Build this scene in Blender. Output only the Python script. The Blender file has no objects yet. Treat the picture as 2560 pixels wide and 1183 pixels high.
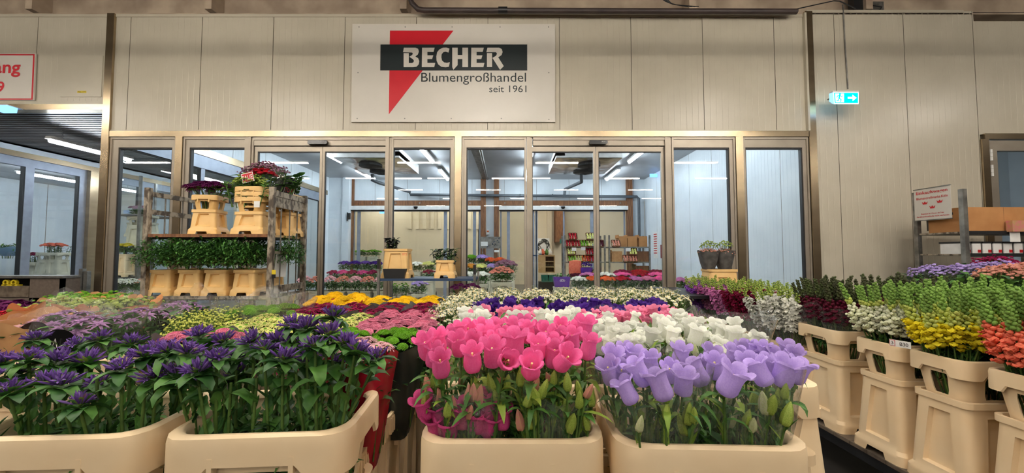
import bpy, bmesh, math, random
import numpy as np
from mathutils import Matrix, Vector, Euler
R = math.radians
PI = math.pi
sc = bpy.context.scene
col = sc.collection
# ------------------------------------------------------------------ camera
F = 960.0; EYE = 1.5; PHI = math.atan(43.5/F)
cam_d = bpy.data.cameras.new('camera'); cam = bpy.data.objects.new('camera', cam_d); col.objects.link(cam)
cam_d.sensor_fit = 'HORIZONTAL'; cam_d.sensor_width = 36.0; cam_d.lens = 36.0*F/2560.0
cam_d.clip_start = 0.05; cam_d.clip_end = 200
cam.location = (0, 0, EYE); cam.rotation_euler = (PI/2+PHI, 0, 0)
sc.camera = cam
# ------------------------------------------------------------------ world, exposure
w = bpy.data.worlds.new('world'); sc.world = w; w.use_nodes = True
bg = w.node_tree.nodes['Background']; bg.inputs[0].default_value = (1.0, 0.9, 0.8, 1); bg.inputs[1].default_value = 0.30
sc.view_settings.view_transform = 'Standard'; sc.view_settings.look = 'None'
sc.view_settings.gamma = 1.0; sc.view_settings.use_curve_mapping = False
sc.view_settings.exposure = 1.22
sc.cycles.transparent_max_bounces = 32; sc.cycles.max_bounces = 6; sc.cycles.diffuse_bounces = 3
sc.cycles.glossy_bounces = 3; sc.cycles.caustics_reflective = False; sc.cycles.caustics_refractive = False
HALL_TUBE = 46.0; ROOM_TUBE = 30.0        # strengths of the fluorescent tubes

def P(px, py, d):
    u = (px-1280)/F; v = (591.5-py)/F
    Y = math.cos(PHI)-v*math.sin(PHI); Z = math.sin(PHI)+v*math.cos(PHI); t = d/Y
    return Vector((u*t, d, EYE+Z*t))
def X_(px, d): return (px-1280)/F*d
def Z_(py, d): return P(1280, py, d).z
def lin(c):
    return tuple(((x/255.0)/12.92 if x/255.0 <= .04045 else ((x/255.0+.055)/1.055)**2.4) for x in c)
# ------------------------------------------------------------------ materials
M = {}
def mat(name, rgb, rough=.5, metal=0., rgb2=None, scale=8., bump=0., trans=0., spec=.5, coat=0., emit=None, est=0., lo=.35, hi=.65, stretch=None, vary=0.):
    m = bpy.data.materials.new(name); m.use_nodes = True
    nt = m.node_tree; n = nt.nodes; L = nt.links
    b = n['Principled BSDF']; b.inputs['Roughness'].default_value = rough; b.inputs['Metallic'].default_value = metal
    b.inputs['Specular IOR Level'].default_value = spec; b.inputs['Coat Weight'].default_value = coat
    c1 = lin(rgb); c2 = lin(rgb2) if rgb2 else tuple(x*.86 for x in c1)
    tc = n.new('ShaderNodeTexCoord'); nz = n.new('ShaderNodeTexNoise'); nz.inputs['Scale'].default_value = scale; nz.inputs['Detail'].default_value = 3
    if stretch:
        mp = n.new('ShaderNodeMapping'); mp.inputs['Scale'].default_value = stretch
        L.new(tc.outputs['Object'], mp.inputs['Vector']); L.new(mp.outputs[0], nz.inputs['Vector'])
    else: L.new(tc.outputs['Object'], nz.inputs['Vector'])
    cr = n.new('ShaderNodeValToRGB'); cr.color_ramp.elements[0].position = lo; cr.color_ramp.elements[1].position = hi
    cr.color_ramp.elements[0].color = (*c1, 1); cr.color_ramp.elements[1].color = (*c2, 1)
    L.new(nz.outputs['Fac'], cr.inputs['Fac']); colour = cr.outputs['Color']
    if vary:      # every flower or leaf spray its own slight shade
        oi = n.new('ShaderNodeObjectInfo'); mr = n.new('ShaderNodeMapRange'); mr.inputs[3].default_value = 1-vary; mr.inputs[4].default_value = 1+vary*.6
        hs = n.new('ShaderNodeHueSaturation'); L.new(oi.outputs['Random'], mr.inputs[0]); L.new(mr.outputs[0], hs.inputs['Value']); L.new(colour, hs.inputs['Color']); colour = hs.outputs['Color']
    L.new(colour, b.inputs['Base Color'])
    if bump:
        bp = n.new('ShaderNodeBump'); bp.inputs['Strength'].default_value = bump; bp.inputs['Distance'].default_value = .02
        L.new(nz.outputs['Fac'], bp.inputs['Height']); L.new(bp.outputs[0], b.inputs['Normal'])
    if emit:
        b.inputs['Emission Color'].default_value = (*lin(emit), 1); b.inputs['Emission Strength'].default_value = est
    if trans:
        tr = n.new('ShaderNodeBsdfTranslucent'); L.new(colour, tr.inputs['Color'])
        mx = n.new('ShaderNodeMixShader'); mx.inputs[0].default_value = trans
        L.new(b.outputs[0], mx.inputs[1]); L.new(tr.outputs[0], mx.inputs[2]); L.new(mx.outputs[0], n['Material Output'].inputs['Surface'])
    M[name] = m; return m
def glassy(name, base, gain, tint=(1, 1, 1), rough=.02, bump=0., haze=0.):
    m = bpy.data.materials.new(name); m.use_nodes = True; nt = m.node_tree; n = nt.nodes; L = nt.links
    n.remove(n['Principled BSDF'])
    t = n.new('ShaderNodeBsdfTransparent'); t.inputs[0].default_value = (*tint, 1)
    g = n.new('ShaderNodeBsdfGlossy'); g.inputs['Roughness'].default_value = rough
    lw = n.new('ShaderNodeLayerWeight'); lw.inputs[0].default_value = .5
    p = n.new('ShaderNodeMath'); p.operation = 'POWER'; p.inputs[1].default_value = 3.0
    a = n.new('ShaderNodeMath'); a.operation = 'MULTIPLY_ADD'; a.inputs[1].default_value = gain; a.inputs[2].default_value = base
    mx = n.new('ShaderNodeMixShader')
    if haze:
        df = n.new('ShaderNodeBsdfDiffuse'); df.inputs[0].default_value = (.9, .9, .9, 1); m2 = n.new('ShaderNodeMixShader'); m2.inputs[0].default_value = haze; L.new(t.outputs[0], m2.inputs[1]); L.new(df.outputs[0], m2.inputs[2]); t = m2
    L.new(lw.outputs['Facing'], p.inputs[0]); L.new(p.outputs[0], a.inputs[0]); L.new(a.outputs[0], mx.inputs[0])
    L.new(t.outputs[0], mx.inputs[1]); L.new(g.outputs[0], mx.inputs[2]); L.new(mx.outputs[0], n['Material Output'].inputs['Surface'])
    if bump:
        tc = n.new('ShaderNodeTexCoord'); nz = n.new('ShaderNodeTexNoise'); nz.inputs['Scale'].default_value = 26; nz.inputs['Detail'].default_value = 2
        bp = n.new('ShaderNodeBump'); bp.inputs['Strength'].default_value = bump; bp.inputs['Distance'].default_value = .03
        L.new(tc.outputs['Object'], nz.inputs['Vector']); L.new(nz.outputs['Fac'], bp.inputs['Height']); L.new(bp.outputs[0], g.inputs['Normal']); 
    M[name] = m; return m
mat('wall_panel', (190, 182, 164), .32, 0, (184, 176, 158), 3, spec=.45)
mat('room_panel', (222, 228, 232), .38, 0, (214, 221, 226), 3, spec=.4)
mat('room_ceiling', (176, 178, 180), .45, 0, (168, 170, 174), 3)
mat('groove', (120, 112, 96), .6)
mat('steel', (176, 158, 130), .27, .95, (164, 146, 120), 2.0, stretch=(1, 1, 6))
mat('frame', (158, 148, 134), .42, .55, (150, 140, 127), 5)
mat('frame_dark', (28, 28, 30), .5)
mat('frame_blue', (150, 158, 172), .4, .4)
mat('concrete', (186, 168, 146), .9, 0, (150, 132, 114), 2.2, bump=.3)
mat('hall_roof', (120, 108, 94), .9, 0, (96, 86, 74), 1.2)
mat('unseen_wall', (120, 106, 92), .9, 0, (96, 84, 74), 1.2)
mat('pipe', (66, 54, 50), .5, 0, (54, 44, 42), 6)
mat('pipe_gray', (96, 102, 108), .5, .3)
mat('zinc', (150, 148, 142), .45, .8, (112, 110, 106), 9)
mat('worn_metal', (168, 156, 138), .55, .5, (84, 74, 64), 22, lo=.42, hi=.6, stretch=(1, 1, .5))
mat('floor_dark', (66, 62, 58), .45, 0, (48, 45, 42), 3)
mat('room_floor', (112, 108, 102), .4, 0, (90, 86, 80), 3)
mat('corrugated', (120, 118, 116), .35, .6, (104, 102, 100), 3)
mat('timber', (138, 92, 56), .6, 0, (100, 62, 36), 5, stretch=(6, 6, .8))
mat('plywood', (206, 172, 122), .6, 0, (188, 150, 100), 4, stretch=(1, 6, 1))
mat('board_edge', (112, 98, 82), .8, 0, (76, 64, 52), 12)
mat('counter', (104, 92, 82), .55, 0, (92, 80, 70), 30)
mat('tub', (246, 220, 180), .42, 0, (240, 211, 168), 5, spec=.4, trans=.0)
mat('tub_yellow', (236, 196, 132), .42, 0, (226, 184, 118), 5, spec=.4)
mat('tub_gray', (206, 202, 180), .5, 0, (190, 186, 166), 6)
mat('black', (22, 22, 24), .45)
mat('black_gloss', (14, 14, 16), .2)
mat('white', (232, 230, 226), .5)
mat('sign_white', (206, 200, 190), .36, 0, (202, 196, 186), 2)
mat('sign_red', (200, 22, 38), .4, 0, (194, 20, 36), 2)
mat('sign_black', (16, 30, 32), .4, 0, (14, 26, 28), 2)
mat('paper', (238, 236, 232), .7)
mat('red', (196, 30, 38), .45)
mat('wine', (128, 14, 34), .45)
mat('blue_board', (38, 62, 92), .5)
mat('cardboard', (188, 134, 82), .8, 0, (176, 122, 72), 6)
mat('kraft', (206, 158, 108), .85, 0, (190, 140, 92), 14, bump=.2)
mat('kraft_orange', (218, 150, 96), .85, 0, (200, 130, 78), 14, bump=.2)
mat('purple_crate', (92, 44, 150), .45)
mat('teal_crate', (30, 104, 84), .5)
mat('yellow_plastic', (222, 196, 40), .5)
mat('chrome', (214, 204, 194), .16, 1., (170, 160, 150), 3, bump=.25)
mat('door_leaf', (150, 146, 140), .45, .3)
mat('cream_wall', (232, 220, 196), .7, 0, (224, 212, 188), 1)
mat('dark_sleeve', (38, 48, 46), .35, 0, (24, 32, 31), 9, spec=.6)
mat('gray_sleeve', (92, 90, 88), .4, 0, (66, 64, 62), 14)
mat('red_sleeve', (170, 16, 44), .3, 0, (150, 10, 36), 9)
mat('blue_gray', (120, 150, 176), .5)
# plants
mat('stem', (92, 122, 50), .6, 0, (66, 94, 36), 30, trans=.1)
mat('leaf', (96, 146, 62), .5, 0, (58, 104, 42), 24, trans=.25)
mat('leaf_dark', (66, 112, 52), .45, 0, (40, 78, 38), 24, trans=.2)
mat('leaf_glossy', (96, 152, 70), .35, 0, (46, 92, 38), 30, trans=.15)
mat('leaf_lime', (150, 176, 66), .55, 0, (112, 146, 46), 24, trans=.3)
mat('leaf_black', (38, 44, 46), .5, 0, (24, 30, 32), 24)
mat('bud_green', (176, 192, 88), .5, 0, (138, 164, 60), 30, trans=.2)
mat('bud_pink', (226, 140, 140), .5, 0, (210, 168, 120), 24, trans=.25)
mat('bud_white', (196, 206, 140), .5, 0, (214, 214, 176), 24, trans=.25)
mat('pistil', (240, 226, 150), .6)
def petal(n, a, b, t=.28, s=20): mat(n, a, .6, 0, b, s, trans=t, spec=.25, vary=.22)
petal('pink', (252, 122, 182), (248, 104, 170)); petal('pink_pale', (252, 158, 192), (250, 144, 182)); petal('pink_deep', (228, 88, 154), (212, 74, 138))
petal('lilac', (206, 180, 242), (194, 166, 236)); petal('white_petal', (246, 246, 240), (236, 238, 224)); petal('violet', (86, 44, 150), (66, 30, 126))
petal('glom', (126, 84, 176), (94, 62, 136)); petal('glom_tip', (156, 118, 200), (112, 84, 150)); petal('yellow', (255, 222, 40), (252, 204, 24)); petal('cream', (238, 236, 160), (226, 226, 130))
petal('magenta', (168, 24, 86), (140, 12, 66)); petal('rose', (232, 150, 174), (220, 130, 158)); petal('lime', (128, 186, 44), (100, 160, 28)); petal('plum', (116, 26, 96), (92, 16, 76))
petal('snap_yellow', (255, 240, 60), (250, 228, 36)); petal('snap_white', (250, 250, 230), (240, 243, 205)); petal('coral', (252, 146, 112), (242, 116, 92)); petal('maroon', (112, 18, 50), (84, 12, 38))
petal('snap_green', (150, 186, 92), (120, 158, 70)); petal('snap_bud', (220, 228, 130), (204, 216, 108)); petal('dark_green_bud', (88, 104, 56), (72, 70, 50))
petal('stock_white', (254, 253, 246), (248, 247, 234)); petal('stock_purple', (170, 96, 204), (146, 74, 184)); petal('stock_pink', (226, 150, 200), (208, 122, 180)); petal('stock_magenta', (150, 14, 66), (122, 8, 50))
petal('orange', (240, 120, 50), (228, 96, 40)); petal('red_petal', (206, 30, 50), (180, 20, 40)); petal('lavender', (198, 176, 230), (184, 160, 220)); petal('salmon', (240, 178, 158), (230, 160, 140)); petal('daisy_white', (255, 254, 238), (250, 248, 222))
petal('lily', (196, 150, 196), (150, 110, 160)); petal('airy', (226, 228, 128), (206, 212, 100)); petal('blush', (250, 208, 210), (240, 180, 190)); petal('peach', (246, 176, 150), (236, 150, 130)); petal('gold', (228, 160, 60), (214, 150, 50)); petal('dusky', (176, 128, 150), (140, 96, 120))
glassy('window_glass', .05, .5, (.965, .985, .98), .0)
glassy('cellophane', .07, .8, (.975, .975, .975), .13, bump=.8, haze=.04)
glassy('frosted', .10, .5, (.80, .86, .86), .2)
def emis(name, rgb, st):
    m = bpy.data.materials.new(name); m.use_nodes = True; n = m.node_tree.nodes; n.remove(n['Principled BSDF'])
    e = n.new('ShaderNodeEmission'); e.inputs[0].default_value = (*rgb, 1); e.inputs[1].default_value = st
    m.node_tree.links.new(e.outputs[0], n['Material Output'].inputs['Surface']); M[name] = m
emis('hall_tube', (1.0, .925, .82), HALL_TUBE); emis('room_tube', (.80, .90, 1.0), ROOM_TUBE)
emis('exit_green', (.0, .72, .62), 1.15); emis('exit_white', (.45, .85, 1.0), 1.3); emis('exit_side', (.16, .40, 1.0), 1.3)
# ------------------------------------------------------------------ mesh building
class MB:
    def __init__(s): s.V = []; s.Fc = []; s.mi = []; s.mats = []; s.n = 0
    def m(s, name):
        if name not in s.mats: s.mats.append(name)
        return s.mats.index(name)
    def add(s, V, Fc, mt, T=None):
        V = np.asarray(V, float).reshape(-1, 3)
        if T is not None:
            T = np.array(T); V = V @ T[:3, :3].T + T[:3, 3]
        k = s.m(mt); o = s.n
        s.V.append(V); s.Fc += [tuple(i+o for i in f) for f in Fc]; s.mi += [k]*len(Fc); s.n += len(V)
        return s
    def addt(s, t, T=None, swap=None):     # add a template MB
        T_ = None if T is None else np.array(T); o = s.n
        V = np.concatenate(t.V)
        if T_ is not None: V = V @ T_[:3, :3].T + T_[:3, 3]
        mp = [s.m((swap or {}).get(x, x)) for x in t.mats]
        s.V.append(V); s.Fc += [tuple(i+o for i in f) for f in t.Fc]; s.mi += [mp[i] for i in t.mi]; s.n += len(V); return s
    def box(s, x0, x1, y0, y1, z0, z1, mt, T=None):
        V = [(x, y, z) for x in (x0, x1) for y in (y0, y1) for z in (z0, z1)]
        return s.add(V, [(0, 1, 3, 2), (4, 6, 7, 5), (0, 4, 5, 1), (2, 3, 7, 6), (0, 2, 6, 4), (1, 5, 7, 3)], mt, T)
    def tube(s, pts, r, mt, n=8, caps=True, T=None):
        pts = [Vector(p) for p in pts]; rs = r if isinstance(r, (list, tuple)) else [r]*len(pts); V = []; Fc = []
        up = None
        for i, p in enumerate(pts):
            d = (pts[min(i+1, len(pts)-1)]-pts[max(i-1, 0)]).normalized()
            if up is None or abs(up.dot(d)) > .98: up = Vector((0, 0, 1)) if abs(d.z) < .9 else Vector((0, 1, 0))
            a = d.cross(up).normalized(); b = a.cross(d).normalized(); up = b
            for k in range(n):
                t = 2*PI*k/n; V.append(p+(a*math.cos(t)+b*math.sin(t))*rs[i])
        for i in range(len(pts)-1):
            for k in range(n): Fc.append((i*n+k, i*n+(k+1) % n, (i+1)*n+(k+1) % n, (i+1)*n+k))
        if caps: Fc += [tuple(range(n))[::-1], tuple(range((len(pts)-1)*n, len(pts)*n))]
        return s.add([tuple(v) for v in V], Fc, mt, T)
    def lathe(s, prof, mt, n=16, T=None, f=None):
        V = []; Fc = []
        for (r, z) in prof:
            for k in range(n):
                t = 2*PI*k/n; rr, zz = (r, z) if f is None else f(r, z, t)
                V.append((rr*math.cos(t), rr*math.sin(t), zz))
        for i in range(len(prof)-1):
            for k in range(n): Fc.append((i*n+k, i*n+(k+1) % n, (i+1)*n+(k+1) % n, (i+1)*n+k))
        return s.add(V, Fc, mt, T)
    def prism(s, poly, y0, y1, mt, T=None):   # poly in XZ, extruded in Y
        n = len(poly); V = [(x, y0, z) for x, z in poly]+[(x, y1, z) for x, z in poly]
        Fc = [tuple(range(n)), tuple(range(2*n-1, n-1, -1))]+[(i, (i+1) % n+0, (i+1) % n+n, i+n) for i in range(n)]
        return s.add(V, Fc, mt, T)
    def mesh(s, name, smooth=None):
        me = bpy.data.meshes.new(name); V = np.concatenate(s.V) if s.V else np.zeros((0, 3))
        me.from_pydata(V.tolist(), [], s.Fc)
        for m_ in s.mats: me.materials.append(M[m_])
        me.polygons.foreach_set('material_index', s.mi)
        if smooth is not None:
            me.polygons.foreach_set('use_smooth', [True]*len(me.polygons))
            if smooth < 170:
                bm = bmesh.new(); bm.from_mesh(me); lim = R(smooth)
                for e in bm.edges:
                    if len(e.link_faces) == 2 and e.calc_face_angle(0) > lim: e.smooth = False
                bm.to_mesh(me); bm.free()
        me.update(); return me
    def obj(s, name, parent=None, smooth=None, loc=None, fix=False):
        me = s.mesh(name, smooth)
        if fix:
            bm = bmesh.new(); bm.from_mesh(me); bmesh.ops.recalc_face_normals(bm, faces=bm.faces); bm.to_mesh(me); bm.free()
        return link(name, me, parent, loc)
def link(name, me, parent=None, loc=None, rot=None, scale=None, M4=None):
    o = bpy.data.objects.new(name, me); col.objects.link(o)
    if parent: o.parent = parent
    if M4 is not None: o.matrix_basis = M4
    if loc is not None: o.location = loc
    if rot is not None: o.rotation_euler = rot
    if scale is not None: o.scale = (scale,)*3 if isinstance(scale, (int, float)) else scale
    return o
def tag(o, label=None, cat=None, group=None, kind=None):
    if label: o['label'] = label
    if cat: o['category'] = cat
    if group: o['group'] = group
    if kind: o['kind'] = kind
    return o
def thing(name, label, cat, loc=(0, 0, 0), rz=0, group=None):
    o = link(name, None, None, loc, (0, 0, rz)); return tag(o, label, cat, group)
def struct(mb, name, parent=None, smooth=None, label=None):
    o = mb.obj(name, parent, smooth)
    if not parent: o['kind'] = 'structure'
    if label: o['label'] = label
    return o
def text_part(name, body, mt, w, h, T, parent, bold=0.0, shear=0.0):
    cu = bpy.data.curves.new(name, 'FONT'); cu.body = body; cu.size = 1; cu.extrude = .0; cu.offset = bold; cu.shear = shear; cu.resolution_u = 4
    o = bpy.data.objects.new(name, cu); col.objects.link(o)
    dg = bpy.context.evaluated_depsgraph_get(); me = bpy.data.meshes.new_from_object(o.evaluated_get(dg)); bpy.data.objects.remove(o)
    V = np.zeros(len(me.vertices)*3); me.vertices.foreach_get('co', V); V = V.reshape(-1, 3)
    lo = V.min(0); hi = V.max(0); V[:, 0] = (V[:, 0]-lo[0])/(hi[0]-lo[0])*w; V[:, 1] = (V[:, 1]-lo[1])/(hi[1]-lo[1])*h; V[:, 2] = 0
    me.vertices.foreach_set('co', V.ravel()); me.materials.clear(); me.materials.append(M[mt]); me.update()
    return link(name, me, parent, M4=T)
def facing(x, y, z): return Matrix.Translation((x, y, z)) @ Matrix.Rotation(PI/2, 4, 'X')    # text readable from -Y
# ------------------------------------------------------------------ the building
D = 5.5
def ribbed(mb, a0, a1, z0, z1, seams, mt, T=None, rib=.0875, thick=.1, depth=.0013):
    pts = []; x = a0; xs = sorted(s for s in seams if a0 < s < a1); k = math.ceil(a0/rib)
    g = [(i*rib, 0) for i in range(k, int(a1/rib)+1) if all(abs(i*rib-s) > .02 for s in xs)]+[(s, 1) for s in xs]
    g.sort(); pts.append((a0, 0., 0))
    for p, kind in g:
        if p-.006 <= a0 or p+.006 >= a1: continue
        if kind: pts += [(p-.004, 0, 0), (p-.0035, .012, 1), (p+.0035, .012, 1), (p+.004, 0, 0)]
        else: pts += [(p-.005, 0, 0), (p-.0015, depth, 0), (p+.0015, depth, 0), (p+.005, 0, 0)]
    pts.append((a1, 0., 0)); V = []; Fa = []; Fb = []
    for p, dd, kk in pts: V += [(p, dd, z0), (p, dd, z1)]
    for i in range(len(pts)-1):
        f = (2*i, 2*i+2, 2*i+3, 2*i+1)
        (Fb if pts[i][2] or pts[i+1][2] else Fa).append(f)
    mb.add(V, Fa, mt, T); mb.add(V, Fb, 'groove', T)
    mb.box(a0, a1, .013, thick, z0, z1, mt, T)
def ylong(x, flip):   # local x runs along world Y; local +y points away from the face
    return Matrix(((0, flip, 0, x), (1, 0, 0, 0), (0, 0, 1, 0), (0, 0, 0, 1)))
ZH = Z_(343, D); ZHT = Z_(329, D); ZT = Z_(38, D)
seam0 = X_(321, D)*1.02; SE = [seam0+i*1.05*1.0 for i in range(-5, 14)]
xl, xr = X_(252, D), X_(2028, D)
mb = MB(); ribbed(mb, xl, xr, ZHT, ZT, SE, 'wall_panel', Matrix.Translation((0, D, 0)))
mb.box(xl, xr, D-.012, D, ZT-.03, ZT+.01, 'wall_panel'); mb.box(xl, xr, D-.015, D, ZHT, ZHT+.022, 'wall_panel')
struct(mb, 'wall_front')
ZLH = Z_(276, D); ZLT = Z_(262, D)
mb = MB(); ribbed(mb, -11, xl, ZLT, ZT, [X_(76, D)*1.01], 'wall_panel', Matrix.Translation((0, D, 0)))
mb.box(-11, xl, D-.015, D, ZLT, ZLT+.05, 'wall_panel'); mb.box(-11, xl, D-.012, D, ZT-.03, ZT+.01, 'wall_panel')
# access hatch outline
mb.box(X_(132, D), X_(236, D), D-.01, D, Z_(243, D), Z_(140, D), 'wall_panel')
struct(mb, 'wall_left')
ZR = Z_(28, D); xd0 = X_(2465, D); XE = [X_(2106, D)+i*1.02 for i in range(-2, 9)]
mb = MB(); ribbed(mb, xr+.05, xd0, 0, ZR, XE, 'wall_panel', Matrix.Translation((0, D, 0)))
ribbed(mb, xd0, 12, Z_(336, D), ZR-.15, XE, 'wall_panel', Matrix.Translation((0, D, 0)))
mb.box(xr+.05, xd0-.15, D-.013, D, ZR-.03, ZR+.012, 'wall_panel'); struct(mb, 'wall_right')
mb = MB(); mb.box(-14, 14, D+.25, D+.45, ZLT, 6.6, 'concrete'); mb.box(-14, 14, D, D+.25, ZT+.012, ZT+.03, 'concrete')
struct(mb, 'wall_upper')
mb = MB(); mb.box(-16, 16, -30, D+.0, -.1, 0, 'floor_dark'); struct(mb, 'floor')
mb = MB(); mb.box(-16, 16, -30, D+.45, 6.6, 6.8, 'hall_roof'); struct(mb, 'ceiling')
mb = MB(); mb.box(-16, 16, -26.1, -26, 0, 6.6, 'unseen_wall'); struct(mb, 'wall_unseen_back')  # unseen dark walls round the hall, added to keep the world light out
mb = MB(); mb.box(-16.1, -16, -26, D, 0, 6.6, 'unseen_wall'); struct(mb, 'wall_unseen_left')
mb = MB(); mb.box(16, 16.1, -26, D, 0, 6.6, 'unseen_wall'); struct(mb, 'wall_unseen_right')
# concrete beams that meet the wall head
mb = MB()
for px in (36, 498, 1000, 1745, 2200): mb.box(X_(px, D)-.05, X_(px, D)+.05, D-.0, D+.26, Z_(22, D), 6.6, 'concrete')
struct(mb, 'trim_1')
# steel posts and headers
def post(px0, px1, z0, z1, n, d=D, dep=.09, mt='steel'):
    mb = MB(); mb.box(X_(px0, d), X_(px1, d), d-dep, d+.12, z0, z1, mt); return struct(mb, n)
post(246, 264.5, 0, ZT+.01, 'trim_2', dep=.035); post(2029, 2047, 0, ZR-.02, 'trim_3', dep=.035)
mb = MB(); mb.box(X_(2025, D), X_(2030, D), D-.05, D, ZHT, ZR-.05, 'wall_panel'); struct(mb, 'trim_4')
for i, (a, b) in enumerate(((432, 449.5), (1136, 1153), (1843.5, 1862))): post(a, b, 0, ZH, 'trim_%d' % (5+i), dep=.03)
mb = MB(); mb.box(X_(265, D), X_(1150, D)-.002, D-.03, D+.1, ZH, ZHT, 'steel'); struct(mb, 'trim_8')
mb = MB(); mb.box(X_(1150, D), X_(1852, D)-.002, D-.032, D+.1, ZH, ZHT, 'steel'); mb.box(X_(1852, D), xr, D-.03, D+.1, ZH, ZHT, 'steel'); struct(mb, 'trim_9')
mb = MB(); mb.box(-11, xl, D-.03, D+.1, ZLH, ZLT, 'steel'); struct(mb, 'trim_10')
mb = MB(); mb.box(X_(2472, D), 12, D-.03, D+.1, Z_(349, D), Z_(335, D), 'steel'); struct(mb, 'trim_11')
post(2464, 2481, 0, Z_(349, D), 'trim_12', dep=.03)
# windows: frame, gasket, pane
def window(n, px0, px1, g0, g1, gtop=369, mt='frame', sill=.12):
    x0, x1, a, b = X_(px0, D)+.002, X_(px1, D)-.002, X_(g0, D), X_(g1, D); zt = Z_(gtop, D)
    mb = MB()
    mb.box(x0, a, D-.0, D+.07, 0, ZH-.002, mt); mb.box(b, x1, D, D+.07, 0, ZH-.002, mt); mb.box(a, b, D, D+.07, zt, ZH-.002, mt); mb.box(a, b, D, D+.07, 0, sill, mt)
    e = .025     # outer step of the profile
    mb.box(x0, x0+e, D-.014, D, 0, ZH-.002, mt); mb.box(x1-e, x1, D-.014, D, 0, ZH-.002, mt); mb.box(x0+e, x1-e, D-.014, D, ZH-e*1.3, ZH-.002, mt)
    g = .016
    for q in ((a, a+g, sill, zt), (b-g, b, sill, zt), (a+g, b-g, zt-g*1.3, zt), (a+g, b-g, sill, sill+g)): mb.box(q[0], q[1], D+.012, D+.06, q[2], q[3], 'frame_dark')
    o = struct(mb, n)
    p = MB(); p.box(a+g, b-g, D+.03, D+.038, sill+g, zt-g*1.3, 'window_glass'); p.obj('glass_pane', o); return o
window('window_1', 265, 431, 285, 421); window('window_2', 450, 610, 465, 607); window('window_3', 976, 1135, 978, 1125); window('window_4', 1154, 1316, 1165, 1314)
window('window_5', 1683, 1843, 1683.5, 1829); window('window_6', 1863, 2028, 1870, 2014)
def mull(n, a, b):
    mb = MB(); mb.box(X_(a, D), X_(b, D), D-.02, D+.09, 0, ZH-.002, 'frame'); mb.box(X_(b, D), X_(b, D)+.03, D-.0, D+.09, 0, ZH-.002, 'frame'); return struct(mb, n)
mull('trim_13', 610, 621); mull('trim_14', 961, 970); mull('trim_15', 1317, 1326); mull('trim_16', 1666, 1678)
def slider(n, px0, px1, pm, glass, top=364):
    x0, x1 = X_(px0, D)+.03, X_(px1, D); zt = Z_(top, D)
    mb = MB(); mb.box(x0, x1, D-.0, D+.1, zt, ZH-.002, 'frame'); mb.box(x0, x1, D-.014, D, ZH-.045, ZH-.002, 'frame'); mb.box(x0+.01, x1, D+.1, D+.12, zt-.04, zt, 'frame_dark')
    o = struct(mb, n)
    for (l0, g0, g1, l1) in glass:
        L = MB(); a, b, g, h = X_(l0, D), X_(l1, D), X_(g0, D), X_(g1, D); zg = Z_(378, D); z2 = zt-.01; y0 = D+.02; y1 = D+.06
        L.box(a, g, y0, y1, .02, z2, 'frame'); L.box(h, b, y0, y1, .02, z2, 'frame'); L.box(g, h, y0, y1, zg, z2, 'frame'); L.box(g, h, y0, y1, .02, .12, 'frame')
        L.box(g, h, y0+.005, y1-.005, zg-.014, zg, 'frame_dark'); L.box(g, g+.01, y0+.005, y1-.005, .12, zg-.014, 'frame_dark')
        lo = L.obj('door_leaf', o); p = MB(); p.box(g+.01, h, D+.036, D+.044, .12, zg-.014, 'window_glass'); p.obj('glass_pane', lo)
    return o
slider('door_1', 622, 961, 800, ((627, 635, 793, 799.5), (800.5, 806, 958.5, 961)))
slider('door_2', 1328, 1668, 1490, ((1326, 1331, 1486, 1491.5), (1492.5, 1499, 1658, 1665)))
for (a, b, w_) in ((767, 816, 'left'), (1474, 1520, 'right')):
    t = thing('door_sensor', 'black motion sensor above the %s sliding door' % w_, 'door sensor', (X_((a+b)/2, D), D-.001, Z_(358, D)))
    hw = (X_(b, D)-X_(a, D))/2; mb = MB()
    poly = [(-hw+.01, -.028), (hw-.02, -.028), (hw, -.012), (hw, .014), (hw-.012, .028), (-hw+.008, .028), (-hw, .01), (-hw, -.015)]
    mb.prism(poly, -.05, -.002, 'black_gloss'); mb.obj('housing', t)
    text_part('lettering', 'BEA ==', 'white', .05, .012, facing(hw-.085, -.0515, .004), t)
# right hand room door (hinged) and its room
mb = MB(); a = X_(2483, D); g = X_(2506, D); zt = Z_(377, D)
mb.box(a, g, D, D+.07, 0, Z_(352, D), 'frame'); mb.box(g, 9.2, D, D+.07, zt, Z_(352, D), 'frame'); mb.box(a-.012, a, D-.01, D, 0, Z_(352, D), 'frame_dark')
mb.box(g, g+.015, D+.01, D+.06, 0, zt, 'frame_dark')
mb.box(9.2, 12, D, D+.1, 0, Z_(352, D), 'wall_panel')
o = struct(mb, 'door_3'); p = MB(); p.box(g+.015, 9.2, D+.03, D+.038, 0, zt, 'window_glass'); p.obj('glass_pane', o)
for zz in (388, 427):
    h = MB(); z = Z_(zz, D)
    for k in range(3): h.tube([(a+.02, D-.02, z-.085+k*.056), (a+.02, D-.02, z-.085+k*.056+.052)], .016, 'white', 8)
    h.box(a+.0, a+.05, D-.012, D, z-.08, z+.08, 'black'); h.obj('hinge', o)
mb = MB(); mb.box(6.3, 12.5, 9.5, 9.6, 0, 4.2, 'room_panel'); mb.box(6.3, 6.4, D+.1, 9.5, 0, 4.2, 'room_panel'); mb.box(12.4, 12.5, D+.1, 9.5, 0, 4.2, 'room_panel'); struct(mb, 'wall_annex')
mb = MB(); mb.box(6.3, 12.5, D+.1, 9.6, 4.2, 4.3, 'corrugated'); struct(mb, 'ceiling_annex')
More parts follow.
